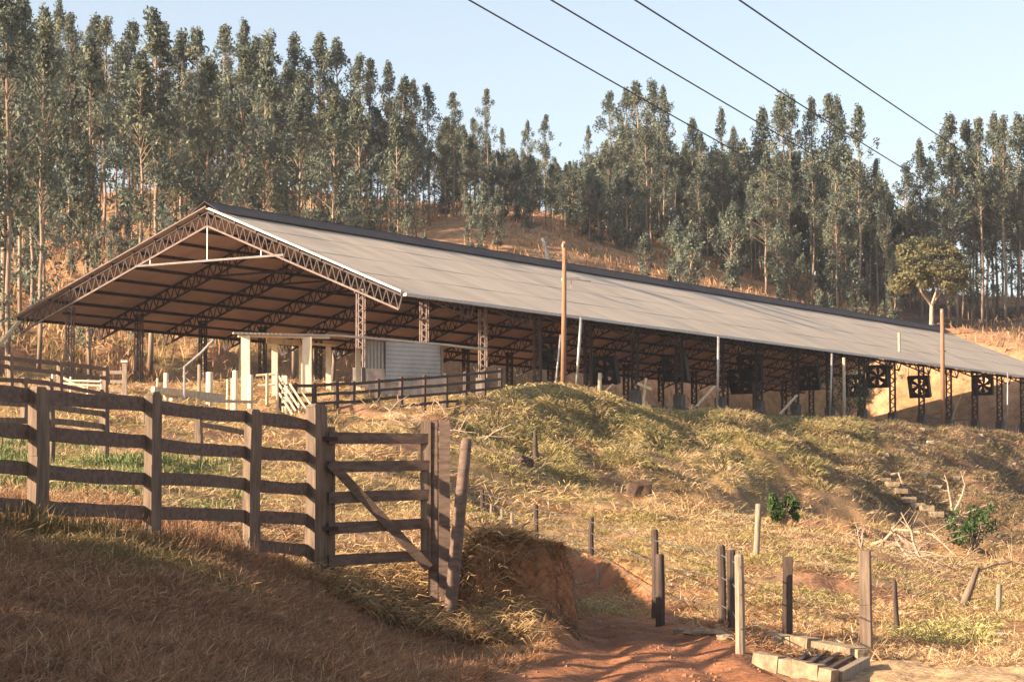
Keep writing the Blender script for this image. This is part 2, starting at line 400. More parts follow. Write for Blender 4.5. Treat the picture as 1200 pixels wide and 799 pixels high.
def np_mesh(name, V, faces_quads, faces_tris, m, tone=None, smooth=False):
    me = bpy.data.meshes.new(name)
    nv = len(V); nq = len(faces_quads); ntr = len(faces_tris)
    me.vertices.add(nv); me.vertices.foreach_set('co', np.asarray(V, np.float32).ravel())
    loops = np.concatenate([np.asarray(faces_quads, np.int32).ravel(), np.asarray(faces_tris, np.int32).ravel()])
    me.loops.add(len(loops)); me.loops.foreach_set('vertex_index', loops.astype(np.int32))
    me.polygons.add(nq + ntr)
    st = np.concatenate([np.arange(nq) * 4, nq * 4 + np.arange(ntr) * 3]).astype(np.int32)
    me.polygons.foreach_set('loop_start', st)
    me.update(calc_edges=True)
    if tone is not None:
        at = me.attributes.new('tone', 'FLOAT_COLOR', 'POINT')
        c = np.ones((nv, 4), np.float32); c[:, :3] = tone; at.data.foreach_set('color', c.ravel())
    me.materials.append(m)
    if smooth: me.shade_smooth()
    return me
def link_mesh(name, me, parent=None):
    o = bpy.data.objects.new(name, me); COL.objects.link(o)
    if parent: o.parent = parent
    return o

# ------------------------------------------------------------------ the ground sheet (polar grid all round the camera)
fine = np.linspace(-.36, .36, 560)
ang = np.concatenate([np.linspace(-math.pi, -.40, 60), fine, np.linspace(.40, math.pi, 60)])
rad = np.concatenate([np.linspace(.3, 11.5, 14), np.exp(np.linspace(math.log(12), math.log(270), 620)), np.exp(np.linspace(math.log(280), math.log(1400), 30))])
AA, RR = np.meshgrid(ang, rad)
GX = RR * np.sin(AA); GY = RR * np.cos(AA)
GZ = ground(GX, GY)
nr, na = AA.shape
idx = np.arange(nr * na).reshape(nr, na)
Q = np.stack([idx[:-1, :-1], idx[:-1, 1:], idx[1:, 1:], idx[1:, :-1]], -1).reshape(-1, 4)
V = np.stack([GX, GY, GZ], -1).reshape(-1, 3)
T = zone_colour(GX, GY)
under = sstep(28, 31, GY) * (1 - sstep(150, 170, GY)) * (1 - road_mask(GX, GY, .3, .5)) * .42  # darker soil under the field grass, with shade between the blades put in
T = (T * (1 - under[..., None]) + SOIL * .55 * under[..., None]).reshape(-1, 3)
qc = V[Q].mean(1)
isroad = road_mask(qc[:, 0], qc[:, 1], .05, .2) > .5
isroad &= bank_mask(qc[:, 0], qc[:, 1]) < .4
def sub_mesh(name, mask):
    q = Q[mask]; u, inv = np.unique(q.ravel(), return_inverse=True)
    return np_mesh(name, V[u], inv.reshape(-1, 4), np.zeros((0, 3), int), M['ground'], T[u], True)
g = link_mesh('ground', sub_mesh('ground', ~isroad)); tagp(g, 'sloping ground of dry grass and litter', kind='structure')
r = link_mesh('road', sub_mesh('road', isroad)); tagp(r, 'red dirt track passing the gate', kind='structure')
# the small hole right under the camera
mb = MB(); c = Vector((0, 0, GZ[0].mean() - .01)); ring = [Vector((GX[0, k], GY[0, k], GZ[0, k])) for k in range(0, na - 1, 8)]
mb.v = [c] + ring; mb.f = [(0, 1 + k, 1 + (k + 1) % len(ring)) for k in range(len(ring))]
tagp(mb.build('ground', mat('bare_soil', tuple(SOIL))), 'patch of bare soil under the viewer', kind='structure')

# ------------------------------------------------------------------ grass
def blades(name, label, base, vec, width, tone, bow=.25, mat_=None, seed=0):
    """curved two-segment blades: base (n,3), vec to the tip (n,3)"""
    rng = np.random.default_rng(seed); n = len(base)
    L = np.linalg.norm(vec, axis=1, keepdims=True)
    sidev = np.cross(vec, rng.normal(size=(n, 3))); sidev /= np.linalg.norm(sidev, axis=1, keepdims=True) + 1e-9
    w = np.asarray(width).reshape(-1, 1) * sidev
    bowv = np.zeros((n, 3)); bowv[:, 2] = 1; bowv = bowv * L * bow * rng.uniform(.2, 1, (n, 1))
    mid = base + vec * .55 + bowv
    v = np.stack([base - w * .5, base + w * .5, mid - w * .4, mid + w * .4, base + vec], 1).reshape(-1, 3)
    k = np.arange(n)[:, None] * 5
    q = k + np.array([[0, 1, 3, 2]]); t = k + np.array([[2, 3, 4]])
    tn = np.repeat(tone, 5, axis=0).reshape(n, 5, 3).copy(); tn[:, :2] *= .9; tn = tn.reshape(-1, 3)
    o = link_mesh(name, np_mesh(name, v, q, t, mat_ or M['blade'], tn))
    return tagp(o, label, kind='stuff')
def scatter(n, u0, u1, d0, d1, keep, seed, power=1.0):
    rng = np.random.default_rng(seed)
    D = np.exp(rng.uniform(math.log(d0), math.log(d1), n) if power == 1 else math.log(d0) + (math.log(d1 / d0)) * rng.random(n) ** power)
    U = rng.uniform(u0, u1, n); X = U * D
    m = keep(X, D, rng); X = X[m]; D = D[m]
    return X, D, ground(X, D), rng
def tint(c, rng, amp=.3, mixc=None, p=.3):
    n = len(c); k = rng.uniform(1 - amp, 1 + amp, (n, 1)); c = c * k
    if mixc is not None:
        s = rng.random((n, 1)) < p; c = np.where(s, np.asarray(mixc) * k, c)
    return np.clip(c, .01, .85)
def keep_off(X, Y, rng):
    m = (road_mask(X, Y, .1, .5) < rng.random(len(X)) * .7)
    bm = bank_mask(X, Y); m |= (bm > .5)
    t, s = barn_ts(X, Y); m &= ~((np.abs(s) < 10) & (t > -1) & (t < BL + 1))
    return m
def grass(name, label, n, u0, u1, d0, d1, hgt, wid, lean, seed, keep=None, mixc=None, p=.3, power=1.0, bright=1.0, clump=None, mat_on=0.0, bow=.12):
    def kp(X, Y, rng):
        m = keep_off(X, Y, rng)
        if clump: m &= fbm(X / clump, Y / clump, seed + 3, 3) > (.42 + .16 * (rng.random(len(X)) - .5))
        if keep is not None: m &= keep(X, Y, rng)
        return m
    X, Y, Z, rng = scatter(n, u0, u1, d0, d1, kp, seed, power)
    k = len(X); h = rng.uniform(hgt[0], hgt[1], k); bt, bs = barn_ts(X, Y); h = h * np.where((bs > 5) & (bs < 17) & (bt > 0) & (bt < 100), .45, 1.0); a = rng.uniform(0, 2 * math.pi, k); ln = np.abs(rng.normal(0, lean, k))
    ln = np.minimum(ln, 1.45)
    if mat_on: ln = math.pi / 2 - np.abs(rng.normal(.06, mat_on, k)) * (1 + 1.6 * (rng.random(k) < .12))
    vec = np.stack([np.cos(a) * np.sin(ln), np.sin(a) * np.sin(ln), np.cos(ln)], 1) * h[:, None]
    c = tint(zone_colour(X, Y) * bright, rng, .35, mixc, p)
    wd = rng.uniform(wid[0], wid[1], k)
    return blades(name, label, np.stack([X, Y, Z - .01], 1), vec, wd, c, bow, seed=seed + 1)
pale = (.52,.40,.24)
grass('dry_grass', 'tangled dead grass covering the shaded bank below the rail fence', 300000, -.30, .03, 12, 30.5, (.05,.22), (.005,.010), 1.35, 101, mat_on=.38, mixc=(.42,.28,.17), p=.2, power=.75)
grass('tall_grass', 'taller tufts of dry and green grass along the foot of the rail fence', 26000, -.26, -.05, 22.5, 30, (.08,.34), (.007,.013), .8, 103,
      keep=lambda X, Y, r: np.abs(Y - (23.8 + (X + 4.9) * 2.05)) < .9 * r.random(len(X)) + .25, mixc=(.34,.23,.13), p=.3, clump=.5)
grass('field_grass', 'sunlit straw coloured grass in the field behind the gate and along the track', 330000, -.27, .30, 28.5, 66, (.06,.26), (.008,.017), 1.25, 105, mat_on=.30, mixc=pale, p=.3, clump=.7)
grass('embankment_grass', 'yellow green matted grass on the embankment below the barn', 240000, -.26, .30, 62, 150, (.12,.45), (.018,.036), 1.3, 107, mat_on=.30, mixc=(.50,.37,.20), p=.35, clump=1.6)
grass('hillside_grass', 'orange dry grass on the hillside beneath the eucalyptus trees', 90000, -.30, .30, 112, 262, (.25,.9), (.05,.11), .85, 109, keep=lambda X, Y, r: (barn_ts(X, Y)[1] < -9) | (barn_ts(X, Y)[0] > 96), mixc=(.40,.26,.14), p=.3, clump=5)
# green weeds behind the left fence
grass('green_weeds', 'green broad leaved weeds growing behind the rail fence', 20000, -.25, -.09, 29, 52, (.08,.22), (.02,.045), .8, 113,
      keep=lambda X, Y, r: (Y > 30) & (fbm(X / 1.2, Y / 2.5, 77, 3) > .47) & (X / Y < -.14 + .02 * r.normal(size=len(X))), mixc=(.13,.17,.065), p=.75)
# dead strands hanging over the lip of the cut bank
rng = np.random.default_rng(201); k = 9000
X = rng.uniform(-1.6, .85, k); Y = 29.62 + np.clip(X, -.5, 1.) * .62 + np.abs(rng.normal(0, .22, k)) - .15; side = rng.random(k) < .42
X = np.where(~side & (X > .1) & (rng.random(k) < .7), X - 1.2, X); X = np.where(side, .62 + rng.normal(0, .10, k), X); Y = np.where(side, rng.uniform(29.4, 35, k), Y)
Z = ground(X, Y)
L = rng.uniform(.08, .45, k) * np.where(rng.random(k) < .3, 1.0, .5); out = rng.uniform(.05, .5, k)
vec = np.stack([np.where(side, out, rng.normal(0, .35, k)) * L, np.where(side, rng.normal(0, .35, k), -out) * L, -L * rng.uniform(.3, 1, k)], 1)
c = tint(np.broadcast_to(np.array([.17,.11,.07]), (k, 3)), rng, .45, (.36,.25,.15), .25)
blades('hanging_grass', 'dead grass and roots hanging over the cut end of the earth bank', np.stack([X, Y, Z + .03], 1), vec, rng.uniform(.007, .014, k), c, .3, seed=5)
# thick straw under the gate
k = 24000; X = rng.uniform(-2.7, .1, k); Y = rng.uniform(28.2, 31.5, k); Z = ground(X, Y)
a = rng.uniform(0, 6.28, k); e = rng.uniform(.1, .9, k); L = rng.uniform(.15, .45, k)
vec = np.stack([np.cos(a) * L, np.sin(a) * L, L * (e - .35)], 1)
blades('straw', 'thick golden straw spilling down under the gate', np.stack([X, Y, Z + .04], 1), vec, rng.uniform(.008, .016, k), tint(np.broadcast_to(np.array([.48,.33,.17]), (k, 3)), rng, .4, (.22,.14,.08), .3), .3, seed=6)
# drooping tussocks on the crest of the embankment
def tussocks(name, label, n, fn, seed, hgt, wid, cols, per=170):
    rng = np.random.default_rng(seed); B = []; Vv = []; Cc = []
    for i in range(n):
        x, y, r, c = fn(rng)
        k = per; a = rng.uniform(0, 6.28, k); rr = r * np.sqrt(rng.random(k)); bx = x + np.cos(a) * rr; by = y + np.sin(a) * rr * 1.2
        dome = hgt * (1 - (rr / r) ** 2)
        B.append(np.stack([bx, by, ground(bx, by) + dome * .8 * rng.random(k)], 1))
        L = rng.uniform(.5, 1.1, k) * hgt; dr = rng.uniform(-.5, .5, k)
        Vv.append(np.stack([np.cos(a) * L * (.4 + .6 * rr / r), np.sin(a) * L * (.4 + .6 * rr / r), L * dr], 1))
        Cc.append(np.clip(np.array(c)[None] * rng.uniform(.6, 1.35, (k, 1)), 0, .8))
    B = np.concatenate(B); Vv = np.concatenate(Vv); Cc = np.concatenate(Cc)
    return blades(name, label, B, Vv, rng.uniform(wid * .7, wid * 1.3, len(B)), Cc, .35, seed=seed)
def fn_crest(rng):
    px = rng.uniform(560, 1010); D = np.interp(px, [560, 655, 800, 1000], [92, 97, 108, 122]) - abs(rng.normal(0, 9)); x = (px - 600) / F * D
    c = [(.34,.28,.11), (.42,.32,.15), (.23,.215,.085), (.46,.34,.19)][rng.integers(4)]
    return x, D, rng.uniform(.6, 1.6), c
tussocks('grass_mounds', 'olive and yellow mounds of drooping grass along the top of the embankment', 300, fn_crest, 301, .42, .028, None, 380)
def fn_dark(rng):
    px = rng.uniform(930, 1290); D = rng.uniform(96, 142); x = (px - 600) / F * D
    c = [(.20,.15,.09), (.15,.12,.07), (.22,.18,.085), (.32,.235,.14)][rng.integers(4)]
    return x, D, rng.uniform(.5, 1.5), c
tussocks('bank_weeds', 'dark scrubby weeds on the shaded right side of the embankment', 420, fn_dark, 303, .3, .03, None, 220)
def fn_mid(rng):
    px = rng.uniform(560, 1230); D = rng.uniform(36, 76); x = (px - 600) / F * D
    c = [(.42,.34,.16), (.30,.20,.10), (.36,.31,.11), (.48,.36,.2)][rng.integers(4)]
    return x, D, rng.uniform(.2, .6), c
tussocks('dry_tufts', 'low straw tufts dotted over the middle field', 380, fn_mid, 305, .17, .013, None, 190)
def fn_heap(rng):
    p = P(655, 470, 100); a = rng.uniform(0, 6.28); r = 2.3 * math.sqrt(rng.random())
    return p.x + math.cos(a) * r * 1.1, p.y + math.sin(a) * r, .7, [(.50,.40,.2), (.40,.33,.13), (.33,.22,.12)][rng.integers(3)]
tussocks('hay_heap', 'heap of cut yellow grass round the foot of the wooden pole', 60, fn_heap, 307, .4, .045, None, 260)
def fn_weed(rng):
    p = on(rng.uniform(1060, 1150), rng.uniform(33, 37)); return p.x, p.y, .22, (.46,.40,.17)
tussocks('yellow_weeds', 'pale yellow weeds standing on the sandy verge at lower right', 26, fn_weed, 309, .28, .016, None, 120)
# clods, small stones on the track
rng = np.random.default_rng(77); B = MB()
for i in range(2600):
    D = math.exp(rng.uniform(math.log(20), math.log(48))); c0 = np.interp(D, ROAD[:, 0], ROAD[:, 1]); w0 = np.interp(D, ROAD[:, 0], ROAD[:, 2])
    x = c0 + rng.normal(0, w0 * .75); z = G(x, D); s_ = rng.uniform(.006, .016) if rng.random() < .9 else rng.uniform(.02, .04); b = len(B.v)
    for q in ((-1,0,0),(1,0,0),(0,-1,0),(0,1,0),(0,0,-1),(0,0,.8)):
        B.v.append(Vector((x, D, z)) + Vector((q[0] * rng.uniform(.6, 1.5), q[1] * rng.uniform(.6, 1.5), q[2])) * s_)
    for f in ((0,2,5),(2,1,5),(1,3,5),(3,0,5),(2,0,4),(1,2,4),(3,1,4),(0,3,4)): B.f.append(tuple(b + j for j in f))
tagp(B.build('gravel', mat('red_clods', (.34,.17,.09), (.2,.09,.05), 3, .95)), 'small red clods and pebbles scattered on the dirt track', kind='stuff')

# ------------------------------------------------------------------ trees
def leaf_cloud(centres, radii, per, size, cols, rng, droop=.6, aspect=.38):
    """small leaf blades spread through clump volumes; returns verts, quads, tone"""
    k = sum(per); C = np.repeat(centres, per, axis=0); R = np.repeat(radii, per, axis=0)
    d = rng.normal(size=(k, 3)); d /= np.linalg.norm(d, axis=1, keepdims=True)
    p = C + d * R * (rng.random((k, 1)) ** .45)
    a = rng.normal(size=(k, 3)); a[:, 2] -= droop * 1.6; a /= np.linalg.norm(a, axis=1, keepdims=True)
    b = np.cross(a, rng.normal(size=(k, 3))); b /= np.linalg.norm(b, axis=1, keepdims=True)
    s = rng.uniform(size * .6, size * 1.4, (k, 1))
    a = a * s; b = b * s * aspect
    v = np.stack([p - a, p + b, p + a, p - b], 1).reshape(-1, 3)
    q = np.arange(k * 4).reshape(k, 4)
    ci = np.repeat(rng.integers(0, len(cols), len(per)), per); c = np.array(cols)[ci]
    c = c * np.repeat(rng.uniform(.7, 1.3, len(per)), per)[:, None] * rng.uniform(.75, 1.3, (k, 1))
    return v, q, np.repeat(c, 4, axis=0)
EUC = [(.135,.155,.115), (.11,.135,.11), (.16,.17,.115), (.09,.112,.095)]
def euc_variant(seed, H=18.0, low=.36, rad=1.35, n=64, per=50, wide_low=1.0, size=.145):
    rng = np.random.default_rng(seed); rr = random.Random(seed)
    # trunk with slight wander and limbs
    pts = []; ox = oy = 0
    for i in range(9):
        t = i / 8; pts.append(Vector((ox, oy, H * .985 * t))); ox += rr.uniform(-.12, .12); oy += rr.uniform(-.12, .12)
    tb = MB().tube(pts, [.12 * (1 - .88 * i / 8) + .012 for i in range(9)], 7)
    cen = []; radi = []; per_ = []
    gaps = [(rr.uniform(low + .05, .88), rr.uniform(0, 6.283), rr.uniform(.03, .06)) for _ in range(6)]
    for i in range(n):
        t = low + (1 - low) * ((i + rr.random()) / n) ** .78; t = min(t, .985)
        prof = rad * (1.25 * min(1.0, ((1 - t) / (1 - low)) * 4.2) ** .75 * (.55 + .45 * math.sin(math.pi * (t - low) / (1 - low) * .9 + .3) ** 2)) * (1.0 if t > .6 else wide_low)
        f = t * 8; j = min(int(f), 7); base = pts[j].lerp(pts[j + 1], f - j)
        a = rr.uniform(0, 6.283); r = prof * (rr.random() ** .5) * rr.uniform(.5, 1.15)
        if any(abs(t - g_[0]) < g_[2] and math.cos(a - g_[1]) > -.35 for g_ in gaps) and rr.random() < .85: continue
        if rr.random() < .16 and t < .9: r *= 1.5
        c = base + Vector((math.cos(a) * r, math.sin(a) * r, rr.uniform(.1, .7)))
        st = base - Vector((0, 0, r * .7)); 
        if r > .35: tb.tube([st, (st + c) / 2 + Vector((0, 0, .1)), c], [.035, .022, .008], 4, False)
        cr = rr.uniform(.28, .60) * (1.0 if t < .9 else .85)
        cen.append(c); radi.append((cr * .85, cr * .85, cr * 1.5)); per_.append(max(12, int(per * (cr / .45) ** 2)))
    # sparse epicormic shoots on the lower trunk
    for i in range(10):
        t = rr.uniform(.12, low); a = rr.uniform(0, 6.28); r = rr.uniform(.2, .8)
        c = Vector((math.cos(a) * r, math.sin(a) * r, H * t)); tb.tube([Vector((0, 0, H * t - .4)), c], [.02, .006], 4, False)
        cen.append(c); radi.append((.4, .4, .45)); per_.append(22)
    v, q, c = leaf_cloud(np.array([tuple(x) for x in cen]), np.array(radi), per_, size, EUC, rng)
    return tb.mesh('trunk', M['bark'], True), np_mesh('crown', v, q, np.zeros((0, 3), int), M['leaf'], c)
def bushy_variant(seed, H, R, zc, cols, n=70, per=110, size=.24, trunk_r=.16, mt='bark', forks=4, flat=.8):
    rng = np.random.default_rng(seed); rr = random.Random(seed)
    tb = MB(); tb.tube([Vector((0, 0, -.2)), Vector((.1, 0, H * .16)), Vector((0, .1, H * .3))], [trunk_r * 1.2, trunk_r, trunk_r * .85], 8)
    cen = []; radi = []; per_ = []
    top = Vector((0, .1, H * .3)); arms = []
    for k in range(forks):
        a = 6.283 * k / forks + rr.uniform(-.3, .3); e = Vector((math.cos(a) * R * .5, math.sin(a) * R * .5, H * (zc - .05)))
        m_ = top.lerp(e, .5) + Vector((rr.uniform(-.2, .2), rr.uniform(-.2, .2), -.1)); tb.tube([top, m_, e], [trunk_r * .7, trunk_r * .5, trunk_r * .3], 6, False); arms.append(e)
    for i in range(n):
        a = rr.uniform(0, 6.283); el = math.asin(rr.uniform(-.55, 1)); rd = rr.uniform(.55, 1.0)
        c = Vector((math.cos(a) * math.cos(el) * R * rd, math.sin(a) * math.cos(el) * R * rd, H * zc + math.sin(el) * R * flat * rd))
        s0 = min(arms, key=lambda q: (q - c).length); tb.tube([s0, s0.lerp(c, .5) + Vector((0, 0, .1)), c], [trunk_r * .22, trunk_r * .13, .01], 4, False)
        cr = R * rr.uniform(.17, .3); cen.append(c); radi.append((cr, cr, cr * .6)); per_.append(per)
    v, q, c = leaf_cloud(np.array([tuple(x) for x in cen]), np.array(radi), per_, size, cols, rng, .1, .5)
    return tb.mesh('trunk', M[mt], True), np_mesh('crown', v, q, np.zeros((0, 3), int), M['leaf'], c)
VAR = [euc_variant(500 + i, low=l, rad=r_, n=n_) for i, (l, r_, n_) in enumerate([(.36,1.35,120), (.46,1.2,92), (.30,1.55,140), (.52,1.3,90), (.40,1.75,140), (.30,1.3,118), (.42,1.1,84), (.34,1.5,100)])]
UNDER = [euc_variant(600 + i, H=7.5, low=.12, rad=r_, n=70, per=40, size=.17) for i, r_ in enumerate([1.2, 1.5, 1.1])]
def tree(name, label, var, x, y, h, group, wid=1.0, base_h=18.0, cat='tree'):
    tr, cr = var
    o = thing(name, label, cat, (x, y, G(x, y) - .1), random.uniform(0, 6.28), group)
    s = h / base_h; o.scale = (s * wid, s * wid, s)
    link_mesh('trunk', tr, o); link_mesh('crown', cr, o)
    return o
def euc_at(px, top, D, lab, grp, wid=None):
    x = (px - 600.) / F * D; z0 = G(x, D); h = P(px, top, D).z - z0
    tree('eucalyptus_tree', lab, random.choice(VAR), x, D, max(6, h), grp, wid or random.uniform(.95, 1.3))
LEFT = 'eucalyptus trees of the dense stand on the left hillside'
MIDG = 'eucalyptus trees of the open stand above the barn roof'
RIGHTG = 'eucalyptus trees of the stand at the right end of the hill'
LL = 'slender grey green eucalyptus in the dense stand rising behind the left half of the barn'
LM = 'tall thin eucalyptus with a narrow tufted crown standing above the middle of the barn roof'
LR = 'narrow eucalyptus in the stand at the far right beyond the end of the barn'
sky_left = [(2,-12,128),(22,-4,138),(38,12,150),(62,8,150),(78,20,160),(102,22,155),(118,26,165),(150,28,160),(188,33,165),(210,40,170),(228,38,165),(262,34,165),(278,28,170),(300,46,175),(316,40,170),(345,44,175),(372,42,175),(392,50,180),
            (415,68,180),(430,72,185),(455,76,185),(470,92,190),(487,96,190),(503,102,195),(531,110,200),(571,106,200)]
for px, tp, D in sky_left: euc_at(px, tp, D if px < 50 else max(D, 186 + px % 9), LL, LEFT)
sky_mid = [(556,140,205),(588,152,215),(618,142,215),(640,137,212),(690,150,215),(714,110,215),(735,106,218),(748,99,214),(762,97,218),(779,103,214),(815,140,222),(822,158,214),(846,130,216),(862,150,225),
           (898,128,218),(922,110,214),(930,118,222),(953,118,216),(975,114,216),(987,116,220),(1007,128,214),(1030,190,218),(1040,214,214),(880,196,228)]
for px, tp, D in sky_mid: euc_at(px, tp, D, LM, MIDG, random.uniform(.85, 1.3))
sky_right = [(1068,196,226),(1082,166,222),(1096,190,232),(1115,137,224),(1125,170,218),(1138,145,226),(1153,142,222),(1167,136,228),(1180,141,220),(1194,138,226),(1208,140,222),(1225,136,226),(1245,150,222)]
for px, tp, D in sky_right: euc_at(px, tp, D, LR, RIGHTG, random.uniform(.9, 1.3))
# the ranks in front and behind, lower against the sky
def skyline(px):
    return np.interp(px, [-60, 0, 150, 400, 470, 600, 650, 690, 760, 820, 900, 1000, 1040, 1062, 1100, 1200, 1300], [0, 10, 38, 62, 100, 160, 178, 170, 118, 168, 150, 140, 215, 235, 180, 150, 150])
rnd = random.Random(3)
for i in range(104):
    px = -50 + 620 * ((i * .618034) % 1); D = rnd.uniform(136, 235)
    if px > 60: D = max(D, 183 + rnd.uniform(0, 30))
    tp = skyline(px) + rnd.uniform(14, 105)
    euc_at(px, tp, D, LL, LEFT, rnd.uniform(1.0, 1.6))
for i in range(84):
    px = 560 + 500 * ((i * .618034) % 1); D = rnd.uniform(200, 246); tp = skyline(px) + rnd.uniform(28, 80)
    euc_at(px, tp, D, LM, MIDG, rnd.uniform(1.0, 1.5))
for i in range(28):
    px = 1058 + 200 * ((i * .618034) % 1); D = rnd.uniform(224, 256); tp = skyline(px) + rnd.uniform(15, 80)
    euc_at(px, tp, D, LR, RIGHTG, rnd.uniform(1.0, 1.5))
YG = 'young bushy trees among the trunks on the orange hillside'
YL = 'low bushy young tree with thin dark foliage on the orange hillside under the tall trees'
for i in range(84):
    px = 520 + 560 * ((i * .618034 + .3) % 1); D = rnd.choice([rnd.uniform(184, 225), rnd.uniform(225, 250)]); x = (px - 600.) / F * D
    hh = min(rnd.uniform(4.0, 7.0) + (5.5 if D > 222 else 0), P(px, float(skyline(px)) + 22, D).z - G(x, D))
    if hh < 2.5: continue
    tree('young_tree', YL, UNDER[i % 3], x, D, hh, YG, rnd.uniform(.8, 1.2), 7.5)
for i in range(26):
    px = -20 + 540 * ((i * .618034 + .3) % 1); D = rnd.uniform(138, 190); x = (px - 600.) / F * D
    tree('young_tree', YL, UNDER[i % 3], x, D, rnd.uniform(3.5, 6.5), YG, rnd.uniform(.7, 1.0), 7.5)
# off to the left, outside the frame: the rest of the same stand, whose shade falls across the slope left of the barn
for i in range(8):
    x = -52 - rnd.uniform(0, 14) ; y = 88 + i * 1.3
    tree('eucalyptus_tree', LL, rnd.choice(VAR), x, y, rnd.uniform(15, 18), LEFT, 2.2)
# broad trees beside the track, outside the frame to the left, that shade the near bank
SHV = [bushy_variant(800 + i, 8.0, 3.0, .5, [(.10,.13,.05), (.08,.11,.04)], n=80, per=130, size=.24, trunk_r=.2, flat=1.15) for i in range(2)]
for i, (q, al) in enumerate([(-20.0, -12), (-16, -13), (-12.0, -12), (-8, -13), (-4, -12), (0, -13)]):
    x = al * .906 + q * .423; y = al * .423 - q * .906; zt = 6.9 + (.8 if i else 0) + i * .3
    tree('broad_tree', 'broad dense tree in the row on the bank beside the track, left of the fence', SHV[i % 2], x, y, zt - G(x, y) + 0.4, 'row of broad trees beside the track', 1.0, 7.9)
# the nearest rank, close along the far side of the barn; its tips shade the ridge
for i in range(17):
    t_ = -11 + i * 3.1 + rnd.uniform(-.8, .8); w = barn_w(t_, -16.5 + rnd.uniform(-.8, .8)); top = 25.6 + rnd.uniform(-1.0, .8)
    if i == 9: top = 27.3
    tree('eucalyptus_tree', LL, VAR[(i * 3) % len(VAR)], w.x, w.y, top - G(w.x, w.y), LEFT, rnd.uniform(.9, 1.15))
# round-crowned tree right of the ridge
rv = bushy_variant(701, 7.6, 2.5, .60, [(.15,.145,.075), (.12,.12,.065), (.17,.155,.08)], n=110, per=90, size=.13, trunk_r=.14, mt='pale_bark', forks=5, flat=1.0)
x = (1092 - 600.) / F * 192
tree('round_tree', 'round crowned olive tree with pale forked trunk behind the far end of the roof', rv, x, 192, 9.0, None, 1.12, 7.6)
# leafy shrubs on the right bank
def shrub(label, px, D, r, h, cols, seed):
    rng = np.random.default_rng(seed); rr = random.Random(seed)
    p = hit(px, D, 50, 200) if D > 400 else on(px, D); o = thing('leafy_shrub', label, 'shrub', p); st = MB(); cen = []; ra = []; pe = []
    for i in range(26):
        a = rr.uniform(0, 6.28); q = r * rr.random() ** .5; c = Vector((math.cos(a) * q, math.sin(a) * q, h * rr.uniform(.3, .95)))
        st.tube([Vector((0, 0, 0)), c * .5 + Vector((0, 0, .1)), c], [.03, .02, .008], 4); cen.append(tuple(c)); ra.append((r * .3, r * .3, h * .18)); pe.append(60)
    v, q, c = leaf_cloud(np.array(cen), np.array(ra), pe, .06, cols, rng, .2, .6)
    st.build('stem', M['bark'], o); link_mesh('foliage', np_mesh('foliage', v, q, np.zeros((0, 3), int), M['leaf'], c), o)
shrub('bright green leafy shrub in the dry branches at the foot of the right bank', 1140, 648, .85, 1.6, [(.05,.095,.03), (.07,.12,.04), (.035,.065,.022)], 1)
shrub('small green shrub beside the single grey stake on the sunlit bank', 917, 618, .42, .95, [(.055,.09,.03), (.07,.11,.038)], 2)
shrub('dark climbing bush against the barn columns behind the short white pole', 990, 140, 1.3, 3.4, [(.05,.075,.03), (.07,.09,.04)], 3)

# ------------------------------------------------------------------ the barn
barn = thing('open_barn', 'long open sided barn with a pale sheet roof on brown lattice steel trusses', 'barn', (BX, BY, FLOOR), -TH)
ZR, ZE, ZL = 11.755 * SB - FLOOR, 7.90 * SB - FLOOR, 7.80 * SB - FLOOR
SR, HALF, CS = .45, 11.5, 8.67
SPC, T0 = 4.2877 * SB, .7007 * SB
def roof_z(s):
    return ZR + (ZE - ZR) * (s - SR) / (HALF - SR) if s >= SR else ZR + (ZL - ZR) * (SR - s) / (SR + HALF)
def slope(sgn, name):
    m = MB(); rows = 4; e = HALF * sgn
    for i in range(rows):
        s0 = SR + (e - SR) * i / rows; s1 = SR + (e - SR) * (i + 1) / rows * 1.0 + (.10 * sgn if i < rows - 1 else 0)
        z0 = roof_z(s0) + .0; z1 = roof_z(s1) + (.014 if i < rows - 1 else 0.0)
        # long ranks, with a slight sag from bay to bay
        K = 36
        b = len(m.v)
        for k in range(K + 1):
            t = -.12 + (BL + .24) * k / K; sg = .010 * math.sin(k * 1.7 + i) 
            for s_, z_ in ((s0, z0), (s1, z1)):
                m.v.append(Vector((s_, t, z_ + sg))); m.v.append(Vector((s_, t, z_ + sg - .028)))
        for k in range(K):
            a = b + k * 4; c_ = a + 4
            m.f += ([(a, a + 2, c_ + 2, c_), (a + 1, c_ + 1, c_ + 3, a + 3)] if sgn > 0 else [(a, c_, c_ + 2, a + 2), (a + 1, a + 3, c_ + 3, c_ + 1)]) + [(a + 2, a + 3, c_ + 3, c_ + 2), (a, c_, c_ + 1, a + 1)]
        m.f += [(b, b + 1, b + 3, b + 2), (b + K * 4, b + K * 4 + 2, b + K * 4 + 3, b + K * 4 + 1)]
    o = m.build(name, M['roof'], barn); o.data.materials.append(M['under'])
    for p in o.data.polygons:
        if p.normal.z < -.5: p.material_index = 1
    return o
slope(1, 'roof'); slope(-1, 'roof')
